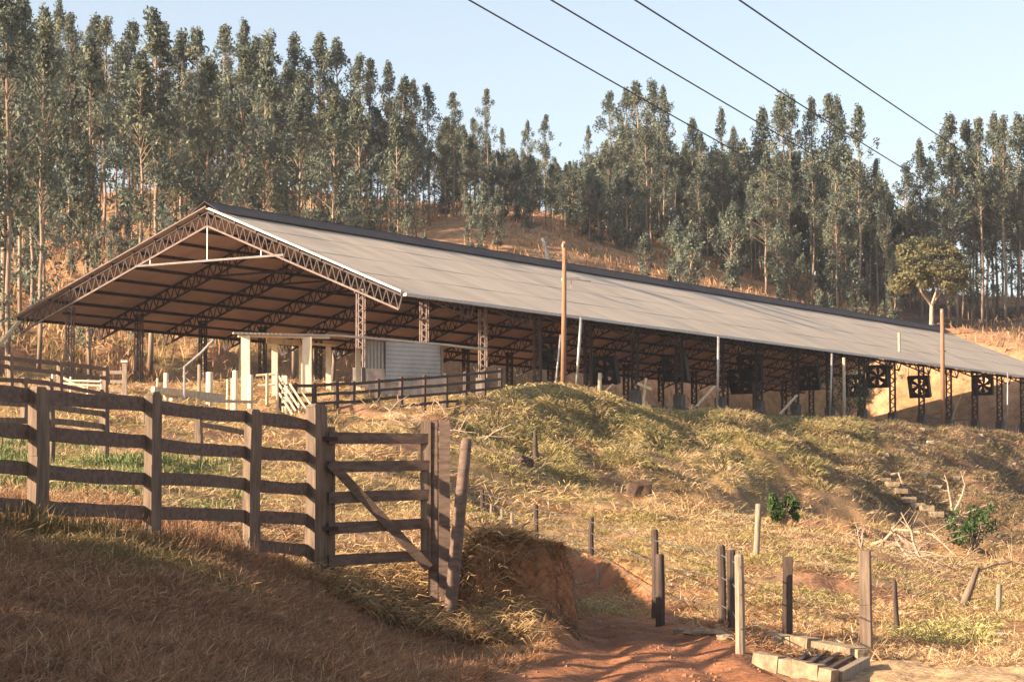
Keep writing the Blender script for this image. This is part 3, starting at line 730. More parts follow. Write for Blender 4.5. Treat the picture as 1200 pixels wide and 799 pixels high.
# raised ridge cap on short struts
m = MB(); rc = .30
for sg in (1, -1):
    m.quadbox((SR + sg * .0, -.14, ZR + rc), (SR + sg * .0, BL + .14, ZR + rc), (0, 0, 1), .02, .02)
    a0 = Vector((SR, 0, ZR + rc)); a1 = Vector((SR + sg * .85, 0, ZR + rc - .52))
    b = len(m.v)
    for p in (a0, a1):
        for y in (-.14, BL + .14):
            m.v.append(Vector((p.x, y, p.z))); m.v.append(Vector((p.x, y, p.z - .03)))
    m.f += [(b, b + 2, b + 6, b + 4), (b + 1, b + 5, b + 7, b + 3), (b, b + 4, b + 5, b + 1), (b + 2, b + 3, b + 7, b + 6), (b + 4, b + 6, b + 7, b + 5)]
rcap = m.build('ridge_cap', mat('shade_dark_ridge_cap', (.085,.072,.07), (.06,.05,.05), 1.5, .9), barn)  # dark cap colour stands in for the shaded strip along the ridge
def truss_mesh(name, material, hang=False):
    m = MB(); dz = .66; ch = MB()
    for e, n in ((HALF - .1, 26), (-HALF + .1, 26)):
        topz = lambda s: roof_z(s) - .17
        botz = lambda s: roof_z(s) - .17 - dz
        se = e * 1.0; sb = e * .985
        m.quadbox((SR, 0, topz(SR)), (se, 0, topz(se)), (0, 0, 1), .09, .085); (ch if hang else m).quadbox((SR, 0, botz(SR)), (sb, 0, botz(sb)), (0, 0, 1), .09, .085)
        m.quadbox((se, 0, topz(se)), (sb, 0, botz(sb)), (0, 1, 0), .06, .06)
        for k in range(n):
            sa = SR + (se - SR) * k / n; sc_ = SR + (se - SR) * (k + 1) / n; sm = (sa + sc_) / 2
            m.quadbox((sa, 0, topz(sa)), (sm, 0, botz(sm)), (0, 1, 0), .05, .035); m.quadbox((sm, 0, botz(sm)), (sc_, 0, topz(sc_)), (0, 1, 0), .05, .035)
    m.quadbox((SR, 0, roof_z(SR) - .17), (SR, 0, roof_z(SR) - .83), (0, 1, 0), .08, .08)
    if hang: return m.mesh(name, material), ch.mesh('bottom_chord', M['front_steel'])
    return m.mesh(name, material)
tm = truss_mesh('truss', M['steel']); tf, tch = truss_mesh('truss', M['steel2'], True)
NT = 18
for k in range(NT):
    t = T0 + SPC * k if k else .10
    o = link_mesh('truss', tf if k == 0 else tm, barn); o.location = (0, t, 0)
    if k == 0: link_mesh('bottom_chord', tch, o)
    # tie pipe with hangers under the ridge
    m = MB(); zt = roof_z(SR) - 2.45
    m.tube([(-3.9, 0, zt), (SR, 0, zt + .02), (4.9, 0, zt + .03)], .055, 6)
    for s_ in (-3.0, SR, 3.6): m.tube([(s_, 0, zt), (s_, 0, roof_z(s_) - .85)], .035, 5)
    if k < 6:
        q = m.build('tie_pipe', M['galv'] if k == 0 else M['steel'], barn, label='pale tie pipe hung across the front gable' if k == 0 else None); q.location = (0, t, 0)
# purlins
pm_ = MB().quadbox((0, 0, 0), (0, BL, 0), (0, 0, 1), .07, .14).mesh('purlin', M['steel'])
for sg in (1, -1):
    for i in range(9):
        s_ = SR + (HALF * sg - SR) * (i + .35) / 9.0
        if i == 8: s_ = HALF * sg - .12 * sg
        o = link_mesh('purlin', pm_, barn); o.location = (s_, 0, roof_z(s_) - .105)
# pale verge trim on the gable
m = MB()
m.quadbox((SR + .25, -.15, roof_z(SR + .25) + .05), (HALF, -.15, roof_z(HALF) + .04), (0, 0, 1), .05, .075)
m.build('verge_trim', M['galv'], barn)
MB().quadbox((SR + .1, -.15, roof_z(SR) + .05), (-HALF, -.15, roof_z(-HALF) + .04), (0, 0, 1), .05, .06).build('verge_trim', M['front_steel'], barn)
g_ = MB().quadbox((HALF + .09, 0, ZE - .10), (HALF + .09, BL, ZE - .10), (0, 0, 1), .16, .13).build('gutter', M['galv'], barn)
MB().quadbox((CS + .02, .3, roof_z(CS) - .95), (CS + .02, BL - .3, roof_z(CS) - .95), (0, 0, 1), .08, .12).build('eave_beam', M['steel'], barn)
MB().quadbox((-CS, .3, roof_z(-CS) - .95), (-CS, BL - .3, roof_z(-CS) - .95), (0, 0, 1), .08, .12).build('eave_beam', M['steel'], barn)
# lattice columns
def column_mesh(h, material):
    m = MB(); w = .36; dp = .16
    for sx in (-1, 1):
        for sy in (-1, 1): m.quadbox((sx * w / 2, sy * dp / 2, 0), (sx * w / 2, sy * dp / 2, h), (0, 1, 0), .06, .05)
    n = int(h / .26)
    for sy in (-1, 1):
        for k in range(n):
            za, zb = h * k / n, h * (k + 1) / n; sgn = 1 if k % 2 else -1
            m.quadbox((-sgn * w / 2, sy * dp / 2, za), (sgn * w / 2, sy * dp / 2, zb), (0, 1, 0), .035, .03)
    for z in (0.03, h - .03):
        m.quadbox((-w / 2, 0, z), (w / 2, 0, z), (0, 0, 1), dp, .06)
    return m.mesh('column', material)
HC = roof_z(CS) - .80
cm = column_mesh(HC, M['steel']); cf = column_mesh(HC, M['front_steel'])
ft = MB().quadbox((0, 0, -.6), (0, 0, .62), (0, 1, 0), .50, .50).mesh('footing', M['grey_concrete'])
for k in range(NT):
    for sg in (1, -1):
        o = link_mesh('column', cf if (k < 2 or (k == 2 and sg > 0)) else cm, barn); o.location = (CS * sg, T0 + SPC * k, 0)  # columns the sun reaches get the paler steel
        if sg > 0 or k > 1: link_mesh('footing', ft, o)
# low wall between the far columns and a pale box footing left
def fan_root(label, px, py, s_, tilt, size=1.5):
    # find the station along the barn where a point at s_ lies under this pixel column
    u = (px - 600.) / F
    t = ((BX + NX * s_) - u * (BY + NY * s_)) / (u * RY - RX)
    w = barn_w(t, s_); w.z = P(px, py, w.y).z
    o = thing('ventilation_fan', label, 'fan', w, -TH, 'square ventilation fans hung along the near side of the barn')
    o.scale = (size / 1.5,) * 3
    def tl(v):   # local frame: x across, y along the barn; tilt about x
        v = Vector(v); c, s = math.cos(tilt), math.sin(tilt)
        return Vector((v.x, v.y * c - v.z * s, v.y * s + v.z * c))
    h = .75; n = 32; R = .60
    m = MB()
    for y, q in ((-.18, 0), (.18, 1)):
        for k in range(n):
            a = 2 * math.pi * k / n; ca, sa = math.cos(a), math.sin(a); k2 = h / max(abs(ca), abs(sa))
            m.v.append(tl((ca * R, y, sa * R))); m.v.append(tl((ca * k2, y, sa * k2)))
    for k in range(n):
        a, b = 2 * k, 2 * ((k + 1) % n); A, B = a + 2 * n, b + 2 * n
        m.f += [(a, b, b + 1, a + 1), (A, A + 1, B + 1, B), (a + 1, b + 1, B + 1, A + 1), (a, A, B, b)]
    m.build('housing', M['black'], o)
    for k in range(6):
        a = 2 * math.pi * k / 6 + .2; b = MB(); P4 = []
        for rr_, wd_, tw in ((.07, .10, .5), (.32, .24, .35), (.575, .30, .2)):
            aa = a + rr_ * .45
            for sd in (-1, 1):
                P4.append(Vector((math.cos(aa) * rr_ - math.sin(aa) * wd_ * sd / 2, sd * wd_ * tw * .4, math.sin(aa) * rr_ + math.cos(aa) * wd_ * sd / 2)))
        b.v = [tl(p) for p in P4] + [tl(p + Vector((0, .015, 0))) for p in P4]
        b.f = [(0, 1, 3, 2), (2, 3, 5, 4), (6, 8, 9, 7), (8, 10, 11, 9), (0, 2, 8, 6), (2, 4, 10, 8), (1, 7, 9, 3), (3, 9, 11, 5), (4, 5, 11, 10), (0, 6, 7, 1)]
        b.build('blade', M['black'], o)
    MB().tube([tl((0, -.16, 0)), tl((0, .14, 0))], .11, 10).build('hub', M['black'], o)
    b = MB()
    for sx in (-1, 1):
        b.quadbox(tl((sx * .72, 0, .70)), Vector((sx * .72, 0, 1.7)), (0, 1, 0), .035, .035)
        b.quadbox(tl((sx * .62, .19, -.66)), tl((sx * .62, .19, .66)), (0, 1, 0), .04, .04)
    b.quadbox(tl((-.66, .19, 0)), tl((.66, .19, 0)), (0, 1, 0), .05, .04)
    b.build('hanger', M['steel'], o)
    return o
fan_root('black fan in deep shade just left of the tall wooden pole', 646, 412, 7.4, .35)
fan_root('black square fan first to the right of the leaning pale pipe, over a white peg', 709, 434, 7.4, .30)
fan_root('black square fan above the left end of the diagonal white plank', 792, 431, 7.4, .30)
fan_root('upper black fan of the overlapping pair right of the tall grey pipe', 880, 431, 7.4, .35)
fan_root('lower black fan of the overlapping pair, with a pale hook over its corner', 869, 447, 5.2, .35)
fan_root('black fan hanging over the leaning white stake', 948, 443, 7.4, .30)
fan_root('tilted black fan in shade behind the dark climbing bush', 1003, 452, 5.6, .40)
fan_root('black fan seen face on, two columns left of the far wooden pole', 1029, 441, 7.9, .12)
fan_root('tilted black fan hung in front of a column just left of the far wooden pole', 1078, 453, 7.9, .30)
fan_root('rightmost black fan, hung between two columns near the far end of the barn', 1153, 451, 7.9, .12)

# ------------------------------------------------------------------ poles, pipes and wires
def pole_thing(name, label, cat, px, D, top_py, r0, r1, m, lean=0, arm=None, group=None):
    p = on(px, D); top = P(px + lean, top_py, D); o = thing(name, label, cat, p, 0, group)
    t = top - p; MB().tube([Vector((0, 0, -.4)), t * .5 + Vector((.01, 0, 0)), t], [r0, (r0 + r1) / 2, r1], 9).build('pole', M[m], o, True)
    if arm:
        for z in arm: MB().quadbox(Vector((-.25, 0, t.z - z)) + t * 0, Vector((.25, 0, t.z - z + .02)), (0, 0, 1), .06, .07).build('cross_arm', M[m], o)
        MB().tube([(.0, -.12, t.z - .25), (.0, -.12, t.z - .10)], .045, 8).build('insulator', M['white'], o)
    return o
pole_thing('utility_pole', 'tall bare wooden pole rising from the hay heap in front of the barn', 'pole', 660, 101.5, 283, .13, .09, 'pole_wood', 1.5, (.85,))
pole_thing('utility_pole', 'wooden pole standing in front of the far columns of the barn', 'pole', 1105, 140, 362, .15, .12, 'pole_wood', -1, (.9, 2.6))
pole_thing('steel_pipe', 'pale grey pipe reaching from the hay heap to the gutter', 'pipe', 674, 103, 372, .065, .065, 'galv', 7)
pole_thing('steel_pipe', 'thin pale pipe leaning left of the tall wooden pole', 'pipe', 649, 104, 392, .05, .045, 'galv', 8)
pole_thing('steel_pipe', 'tall grey pipe standing beside the diagonal white plank and reaching the gutter', 'pipe', 840, 118.5, 394, .07, .07, 'galv', 2)
pole_thing('steel_pipe', 'thin grey pipe reaching the gutter right of the leaning white stake', 'pipe', 972, 132, 414, .065, .065, 'galv', 3)
pole_thing('pale_stake', 'short cream pole standing in the dark climbing bush', 'stake', 989, 134, 419, .10, .09, 'pale_wood', 0)
pole_thing('white_peg', 'stubby white peg under the first fan by the hay heap', 'peg', 702, 107, 437, .10, .09, 'pale_wood', 1)
pole_thing('steel_pipe', 'thin pipe standing right of the rightmost fan', 'pipe', 1180, 150, 436, .05, .05, 'galv', 1)
def plank(name, label, a, b, w, h, m, cat='plank', up=(0, 0, 1)):
    a = Vector(a); b = Vector(b); o = MB().quadbox((0, 0, 0), b - a, up, w, h).build(name, M[m]); o.location = a
    return tagp(o, label, cat)
plank('leaning_plank', 'short white plank leaning over the grass below the first fan', P(705, 462, 107), P(718, 450, 107.2), .16, .05, 'pale_wood')
plank('leaning_plank', 'long white plank leaning beside the tall grey pipe', P(816, 476, 116), P(838, 452, 117), .18, .05, 'pale_wood')
plank('leaning_plank', 'white stake leaning right of the middle columns', P(914, 485, 124), P(934, 463, 125), .15, .07, 'pale_wood')
o = thing('timber_cross', 'small pale cross of two boards in front of the barn columns', 'cross', on(753, 111))
z0 = o.location.z
m = MB().quadbox((0, 0, -.1), P(757, 443, 111) - o.location, (0, 1, 0), .12, .05).build('upright', M['pale_wood'], o)
MB().quadbox(P(747, 449, 110.9) - o.location, P(764, 456, 110.9) - o.location, (0, 0, 1), .05, .13).build('board', M['pale_wood'], o)
for px, D, lb in ((729, 112, 'under the first pair of columns'), (757, 112.5, 'at the foot of the pale timber cross'), (785, 114, 'left of the long white plank'), (835, 117.5, 'at the foot of the tall grey pipe'), (925, 126, 'beside the leaning white stake')):
    q = tagp(MB().quadbox((0, 0, -.3), (0, 0, .42), (0, 1, 0), .20, .20).build('concrete_stub', M['concrete']), 'small grey concrete stub ' + lb, 'concrete stub'); q.location = on(px, D)
for px, D, lb in ((1132, 152, 'left'), (1157, 155, 'middle'), (1190, 158, 'right')):
    p = on(px, D); q = MB().tube([(0, 0, -.2), (.03, 0, .75)], [.07, .06], 7).build('short_stake', M['grey_wood']); q.location = p
    tagp(q, 'short stake between the far barn columns, %s of the three' % lb, 'stake')
# flood lamp and loose sheet iron resting on the roof
w = barn_w(24, 5.6); 
o = thing('roof_lamp', 'small white lamp on a thin arm on the roof beside the wooden pole', 'lamp', (w.x, w.y, FLOOR + roof_z(5.6) + .03), -TH)
MB().tube([(0, 0, .0), (0, 0, .45), (.5, 1.2, .42)], .03, 6).build('arm', M['galv'], o); MB().quadbox((-.22, -.5, .42), (.25, .3, .50), (0, 0, 1), .34, .14).build('lamp_shade', M['white'], o)
# ridge pipe stub, chimney like
for t_, lb, h in ((30.5, 'short leaning pale pipe poking above the ridge left of the wooden pole', 1.3),):
    w = barn_w(t_, .2, FLOOR + ZR + .3); q = MB().tube([(0, 0, 0), (-.35, 0, h)], .09, 7).build('vent_pipe', M['galv']); q.location = w; tagp(q, lb, 'pipe')
w = barn_w(59, 9.6, FLOOR + roof_z(9.6)); q = MB().tube([(0, 0, 0), (0, 0, 1.25)], .09, 8).build('vent_pipe', M['pale_wood']); q.location = w; tagp(q, 'short white post standing on the lower edge of the roof above the leaning stake', 'pipe')
# overhead lines
def wire(name, label, a, b, sag, r, m='cable', cat='power line', n=24):
    a = Vector(a); b = Vector(b)
    pts = [a.lerp(b, k / n) - a - Vector((0, 0, sag * 4 * (k / n) * (1 - k / n))) for k in range(n + 1)]
    o = MB().tube(pts, r, 5).build(name, M[m]); o.location = a; return tagp(o, label, cat)
LN = [((500,-28,70),(1230,372,300),'lowest and leftmost of the four overhead lines crossing the sky'),((590,-33,68),(1265,352,300),'second overhead line from the left'),
      ((690,-34,66),(1290,330,300),'third overhead line from the left, above the tallest middle trees'),((815,-35,64),(1330,302,300),'rightmost overhead line, meeting the tree tops at the right')]
for a, b, lb in LN: wire('power_line', lb, P(*a), P(*b), .5, .03)

# ------------------------------------------------------------------ little shed in the yard
SD = 92.0
shed = thing('yard_shed', 'low shed with thin pale roof, cream posts and grey iron walls before the barn', 'shed', on(400, SD))
so = shed.location
def sp(px, py, D): return P(px, py, D) - so
prof = [(274,389,90.2),(330,390.5,91),(395,392,92),(430,394.5,92.6),(480,399,93.6),(525,403,94.6),(571,408.5,95.6)]
m = MB(); dep = 3.6
for i in range(len(prof)):
    f_ = sp(*prof[i]); bk = f_ + Vector((-.5, dep, .25))
    for p in (f_, bk): m.v += [p, p - Vector((0, 0, .07))]
for i in range(len(prof) - 1):
    a = i * 4; c_ = a + 4; m.f += [(a, c_, c_ + 2, a + 2), (a + 1, a + 3, c_ + 3, c_ + 1), (a, a + 1, c_ + 1, c_), (a + 2, c_ + 2, c_ + 3, a + 3)]
m.f += [(0, 2, 3, 1), (len(m.v) - 4, len(m.v) - 3, len(m.v) - 1, len(m.v) - 2)]
m.build('roof', M['shed_roof'], shed)
MB().quadbox(sp(279, 393, 90.6), sp(386, 395, 92), (0, 0, 1), .12, .14).build('beam', M['white'], shed)
MB().quadbox(sp(312, 399, 93), sp(352, 402, 93.6), (0, 0, 1), .12, .22).build('beam', M['white'], shed)
MB().quadbox(sp(366, 403, 93), sp(394, 405, 93.6), (0, 0, 1), .10, .08).build('beam', M['white'], shed)
for px, tp, D, w_ in ((288,393,90.7,.34),(360,395,91.7,.36),(322,401,93.3,.24),(353,402,93.7,.18),(385,404,93.8,.22),(420,408,94,.20)):
    b = on(px, D) - so; t = sp(px, tp, D); MB().quadbox(Vector((b.x, b.y, b.z - .3)), Vector((t.x, t.y, t.z)), (0, 1, 0), w_, w_).build('post', M['white'], shed)
def wallp(name, a, b, zlo, m, top=0.0):
    """upright sheet between two roof-edge pixels down to a height"""
    A = sp(*a); B = sp(*b); m_ = MB(); n = Vector((0, .05, 0))
    A2 = Vector((A.x, A.y, zlo)); B2 = Vector((B.x, B.y, zlo))
    m_.v = [A, B, B2, A2, A + n, B + n, B2 + n, A2 + n]
    m_.f = [(0, 3, 2, 1), (4, 5, 6, 7), (0, 1, 5, 4), (3, 7, 6, 2), (1, 2, 6, 5), (0, 4, 7, 3)]
    return m_.build(name, M[m], shed)
zl = sp(450, 448, 93).z; z2 = sp(450, 438, 93).z
wallp('wall', (428,398,93.0), (451,399.5,93.2), sp(440, 432, 93).z, 'tin_v').data.name
wallp('wall', (428.5,431.5,92.95), (451,432,93.15), sp(440, 472, 93).z, 'blockwork')
wallp('wall', (452,400,93.0), (487,402,93.8), zl, 'tin')
wallp('wall', (486,401.5,93.75), (517,405,94.5), sp(500, 450, 94).z, 'tin')
for q in (452, 518): 
    b = on(q, 93.4 + (q - 452) * .018) - so; t = sp(q, 400 + (q - 452) * .07, 93.3 + (q - 452) * .018); MB().quadbox(Vector((b.x, b.y, b.z - .2)), t, (0, 1, 0), .12, .12).build('post', M['old_wood'], shed)
MB().quadbox(sp(430, 452, 92.9), sp(520, 456, 94.4), (0, 0, 1), .10, .9).build('low_wall', M['blockwork'], shed)

# ------------------------------------------------------------------ rail fences
def rail_fence(name, label, posts, rails, pw, rh, rt, mp='old_wood', mr='rail_wood', cat='fence', back=0.0, end_over=.0, group=None, orient=True, pws=None, thick=1.0):
    pw0 = pw
    """posts: (px, D, top_py); rails: list of lists of (px, py, D) polylines; children post and rail"""
    o = thing(name, label, cat, on(posts[len(posts) // 2][0], posts[len(posts) // 2][1]), 0, group); org = o.location
    for i, (px, D, tp) in enumerate(posts):
        pw = pws[i] if pws else pw0
        b = on(px, D) - org; t = P(px, tp, D) - org
        j = min(i, len(posts) - 2); d = on(posts[j + 1][0], posts[j + 1][1]) - on(posts[j][0], posts[j][1]); d.z = 0; d.normalize()
        nn = Vector((-d.y, d.x, 0)) if orient else Vector((0, 1, 0))
        mb_ = MB(); lean = Vector((random.uniform(-.02, .02), random.uniform(-.02, .02), 0))
        mid = (b + t) / 2 + lean
        pl = pw * thick
        mb_.quadbox(Vector((b.x, b.y, b.z - .5)), mid, nn, pl * 1.02, pw, pl * .98, pw); mb_.quadbox(mid, t + Vector((0, 0, -.02)), nn, pl * .98, pw, pl * .93, pw * .95)
        mb_.quadbox(t + Vector((0, 0, -.025)), t + Vector((0, 0, .02)), nn, pl * .9, pw * .9, pl * .6, pw * .7)
        mb_.rough(pw * .06, i).build('post', M[mp], o)
    for i, pl in enumerate(rails):
        mb_ = MB(); pts = [P(*q) - org for q in pl]
        for a, b in zip(pts[:-1], pts[1:]):
            d = (b - a); d.z = 0; d.normalize(); nn = Vector((-d.y, d.x, 0)) * back
            A0 = a + nn - d * end_over; B0 = b + nn + d * end_over; q0 = A0; h0 = rh; sag = (B0 - A0).length * random.uniform(-.006, .010)
            for g_ in range(1, 6):
                q1 = A0.lerp(B0, g_ / 5) + Vector((0, 0, -sag * math.sin(math.pi * g_ / 5) + random.uniform(-.03, .03) * rh)); h1 = rh * random.uniform(.86, 1.08)
                mb_.quadbox(q0, q1, (0, 0, 1), rt, h0, rt, h1); q0 = q1; h0 = h1
        mb_.rough(rh * .02, i).build('rail', M[mr], o)
    return o
# foreground fence; stations get further away to the right
FP = [(-262,20.2),(-98,22.0),(45,23.8),(180,25.6),(297,27.7),(371,28.8)]
def rl(ys, a=0, b=6): return [[(FP[i][0], ys[i], FP[i][1]), (FP[i + 1][0], ys[i + 1], FP[i + 1][1])] for i in range(a, b - 1)]
rails = rl([436,452,464,475,488,499]) + rl([480,492,507,518,530,535]) + rl([528,540,550,561,567,573]) + rl([575,585,593,601,605,609]) 
rails.append([(300,637,27.7),(371,646,28.8)])
rail_fence('rail_fence', 'dark weathered timber rail fence with heavy square posts in the foreground', [(FP[0][0],FP[0][1],438),(FP[1][0],FP[1][1],447),(45,23.8,455),(180,25.6,461),(297,27.7,481),(371,28.8,475)],
           rails, .185, .15, .045, back=.07, end_over=.07, pws=[.11,.11,.11,.105,.11,.145], thick=2.0)
# gate
gx = thing('field_gate', 'closed five bar timber gate with one diagonal brace', 'gate', on(448, 29.0)); org = gx.location
GD0, GD1 = 28.85, 29.3
for k, (ya, yb) in enumerate([(513,514),(547,545),(583,579),(619,613),(657,650)]):
    MB().quadbox(P(385, ya, GD0) - org, P(503, yb, GD1) - org, (0, 0, 1), .045, .145, .045, .135).rough(.003, k).build('bar', M['rail_wood'], gx)
MB().quadbox(P(387, 542, GD0 - .05) - org, P(503, 665, GD1 - .06) - org, (0, -1, 0), .12, .045).build('brace', M['rail_wood'], gx)
MB().quadbox(P(499, 494, GD1 + .02) - org, P(499, 664, GD1 + .02) - org, (0, 1, 0), .13, .09).build('stile', M['old_wood'], gx)
MB().quadbox(P(388, 500, GD0 + .06) - org, P(388, 666, GD0 + .06) - org, (0, 1, 0), .10, .07).build('stile', M['old_wood'], gx)
for y in (514, 619): MB().quadbox(P(377, y, GD0 - .06) - org, P(396, y, GD0 - .03) - org, (0, 0, 1), .02, .05).build('hinge', M['steel'], gx)
def gpost(label, pxb, pyb, pxt, pyt, D, w0, w1, m='old_wood', rot=.5, name='gate_post', cat='post', seed=0, deep=.5):
    b = P(pxb, pyb, D); t = P(pxt, pyt, D); o = thing(name, label, cat, b)
    d = t - b; mid = d * .5 + Vector((random.uniform(-.03, .03), 0, 0)); u = Vector((math.sin(rot), math.cos(rot), 0))
    m_ = MB(); m_.quadbox(-d.normalized() * deep, mid, u, w0, w0 * .9, (w0 + w1) / 2, (w0 + w1) / 2 * .9); m_.quadbox(mid, d, u, (w0 + w1) / 2, (w0 + w1) / 2 * .9, w1, w1 * .85)
    m_.rough(w0 * .05, seed).build('post', M[m], o); return o
def one(label, pxb, pyb, pxt, pyt, D, w0, w1, m='old_wood', rot=.5, name='gate_post', cat='post', seed=0, round_=False, deep=.4, group=None):
    b = P(pxb, pyb, D); t = P(pxt, pyt, D); d = t - b; u = Vector((math.sin(rot), math.cos(rot), 0)); mid = d * .5 + Vector((random.uniform(-.015, .015), 0, 0))
    m_ = MB()
    if round_:
        n_ = d.normalized(); rr = random.Random(seed)
        m_.tube([-n_ * deep, d * .02, d * .33 + Vector((rr.uniform(-.01, .01), 0, 0)), d * .66 + Vector((rr.uniform(-.01, .01), 0, 0)), d * .985, d], [w0 / 2, w0 / 2, w0 * .48, (w0 + w1) / 4, w1 / 2, w1 * .38], 9)
    else:
        m_.quadbox(-d.normalized() * deep, mid, u, w0, w0 * .9, (w0 + w1) / 2, (w0 + w1) / 2 * .9); m_.quadbox(mid, d, u, (w0 + w1) / 2, (w0 + w1) / 2 * .9, w1, w1 * .85)
    m_.rough(w0 * .03, seed); o = m_.build(name, M[m], None, round_); o.location = b
    return tagp(o, label, cat, group)
one('square latch post at the right end of the gate, left of a close pair', 508, 690, 508, 492, 29.35, .12, .11, 'rail_wood', rot=.1)
one('second latch post at the right end of the gate, just right of its twin', 521, 740, 521, 494, 29.25, .15, .13, 'rail_wood', rot=-.05, seed=3)
one('rounded leaning post rising beside the latch posts at the right end of the gate', 527, 726, 547, 514, 29.0, .17, .14, 'rail_wood', rot=.2, round_=True, seed=4, name='leaning_post')
# mid distance fences seen over the foreground rails
rail_fence('plank_fence', 'low plank fence with a pale lit top rail seen between the foreground rails', [(-60,40,466),(58,42,470),(122,44,476),(232,47,490),(292,50,497)],
           [[(-60,469,40),(58,476,42),(122,485,44)],[(-60,489,40),(58,493,42),(122,500,44)],[(232,497,47),(292,508,50)],[(122,520,44),(232,527,47)]][:3], .14, .11, .05, mr='old_wood')
rail_fence('yard_fence', 'long dark two rail fence crossing behind the yard at far left', [(-60,74,402),(12,76,416),(70,78,424),(124,80,429)],
           [[(-60,411,74),(12,420,76),(70,426,78),(126,433,80)],[(-60,421,74),(12,430,76),(70,437,78),(126,443,80)]], .16, .14, .05)
rail_fence('yard_fence', 'dark rail fence with pale post tops just above the foreground top rail at left', [(-40,60,438),(28,62,443),(58,63,444),(118,65,457),(170,66,466)],
           [[(-40,441,60),(28,446,62),(58,449,63),(118,461,65),(170,468,66)],[(-40,452,60),(58,459,63),(118,470,65),(170,478,66)]], .15, .12, .05)
# corral fence in front of the shed
CF = [(327,84,449),(346,84.3,449),(368,84.6,449),(394,85.2,447),(414,85.8,447),(443,86.8,444),(470,87.8,442),(497,89,440),(522,90.3,438),(545,91.7,436),(567,93,434),(586,94.3,432)]
def crail(dy): return [[(CF[i][0], CF[i][2] + dy - i * dy * .012, CF[i][1]), (CF[i + 1][0], CF[i + 1][2] + dy - (i + 1) * dy * .012, CF[i + 1][1])] for i in range(len(CF) - 1)]
rail_fence('corral_fence', 'curved dark four rail corral fence below the small shed', CF, crail(3) + crail(14) + crail(25) + crail(36)[3:], .14, .11, .06, 'dark_wood', 'dark_wood', back=-.09)
# white and pale yard posts, pipes and beams
def wpost(px, tp, D, w, label, m='white', name='yard_post', round_=True):
    b = on(px, D); q = P(px, tp, D); o = MB()
    if round_: o.tube([(0, 0, -.3), (0, 0, (q - b).z - .02), (0, 0, (q - b).z)], [w / 2, w / 2, w * .4], 9)
    else: o.quadbox((0, 0, -.3), (0, 0, (q - b).z), (0, 1, 0), w, w)
    o = o.build(name, M[m], None, False); o.location = b; return tagp(o, label, 'post')
wpost(194, 437, 80, .17, 'white round yard post left of the bent pipe')
wpost(245, 436, 82, .26, 'thick white yard post to the right of the bent pipe')
wpost(275, 434, 84, .20, 'cream round yard post left of the shed')
wpost(293, 439, 84, .20, 'stubby white yard post under the left end of the shed roof')
wpost(266, 444, 84, .07, 'thin pale rod left of the cream yard post', name='thin_rod'); wpost(271, 443, 83.5, .06, 'second thin pale rod beside the cream yard post', name='thin_rod')
wpost(233, 427, 82, .13, 'dark crooked yard post with a pale cap', 'grey_wood')
wpost(184, 443, 80, .09, 'short pale crooked stake at the left end of the peeled log', 'pale_wood')
wpost(156, 457, 96, .34, 'white block pillar left of the barn column footing', round_=False, name='block_pillar'); wpost(166, 457, 96, .28, 'white block pillar right of its twin by the barn column', round_=False, name='block_pillar')
wpost(333, 440, 86, .20, 'white post at the head of the pale ramp railing', round_=False)
plank('peeled_log', 'long pale peeled log lying across the tops of the yard posts', P(179, 457, 79.5), P(262, 466, 81.5), .22, .24, 'pale_wood', 'log')
plank('peeled_log', 'second thinner pale log below the long peeled one', P(200, 468, 79), P(300, 471, 83), .14, .10, 'pale_wood', 'log')
# bent pipe
o = MB().tube([P(216, 470, 80) - P(216, 470, 80), P(216, 430, 80) - P(216, 470, 80), P(236, 413, 80) - P(216, 470, 80), P(250, 398, 80) - P(216, 470, 80)], .045, 7).build('bent_pipe', M['galv']); o.location = P(216, 470, 80); tagp(o, 'thin pale pipe bent towards the barn column', 'pipe')
# white gate at left
wg = thing('white_hurdle', 'white painted pole hurdle with a crossed brace at far left', 'hurdle', on(90, 82)); org = wg.location
for a, b, w_ in (((62,434,82),(62,452,82),.12),((119,440,82),(119,460,82),.12),((103,445,82),(103,462,82),.08),((83,441,82),(83,456,82),.08)): MB().tube([P(*a) - org, P(*b) - org - Vector((0, 0, .5))], w_ / 2, 7).build('post', M['white'], wg)
for a, b, w_ in (((64,437,82),(101,440,82),.10),((65,449,82),(118,452,82),.10),((66,439,82),(100,455,82),.10),((83,446,81.9),(118,447,81.9),.08)): MB().tube([P(*a) - org, P(*b) - org], w_ / 2, 7).build('pole', M['white'], wg)
o = thing('rail_end', 'pale square post with three short rails between the hurdle and the barn column', 'fence', on(146, 84)); org = o.location
MB().quadbox(P(146, 475, 84) - org, P(146, 425, 84) - org, (0, 1, 0), .17, .17).build('post', M['grey_wood'], o); MB().box(P(146, 423.5, 84) - org, (.24, .24, .08)).build('post_cap', M['white'], o)
for y in (436, 447, 457): MB().quadbox(P(129, y, 84) - org, P(145, y + .5, 84) - org, (0, 0, 1), .06, .12).build('rail', M['grey_wood'], o)
plank('diagonal_pole', 'pale pole slanting down from the left eave of the barn at the picture edge', P(-12, 418, 104), P(22, 377, 105), .16, .16, 'pale_wood', 'pole')
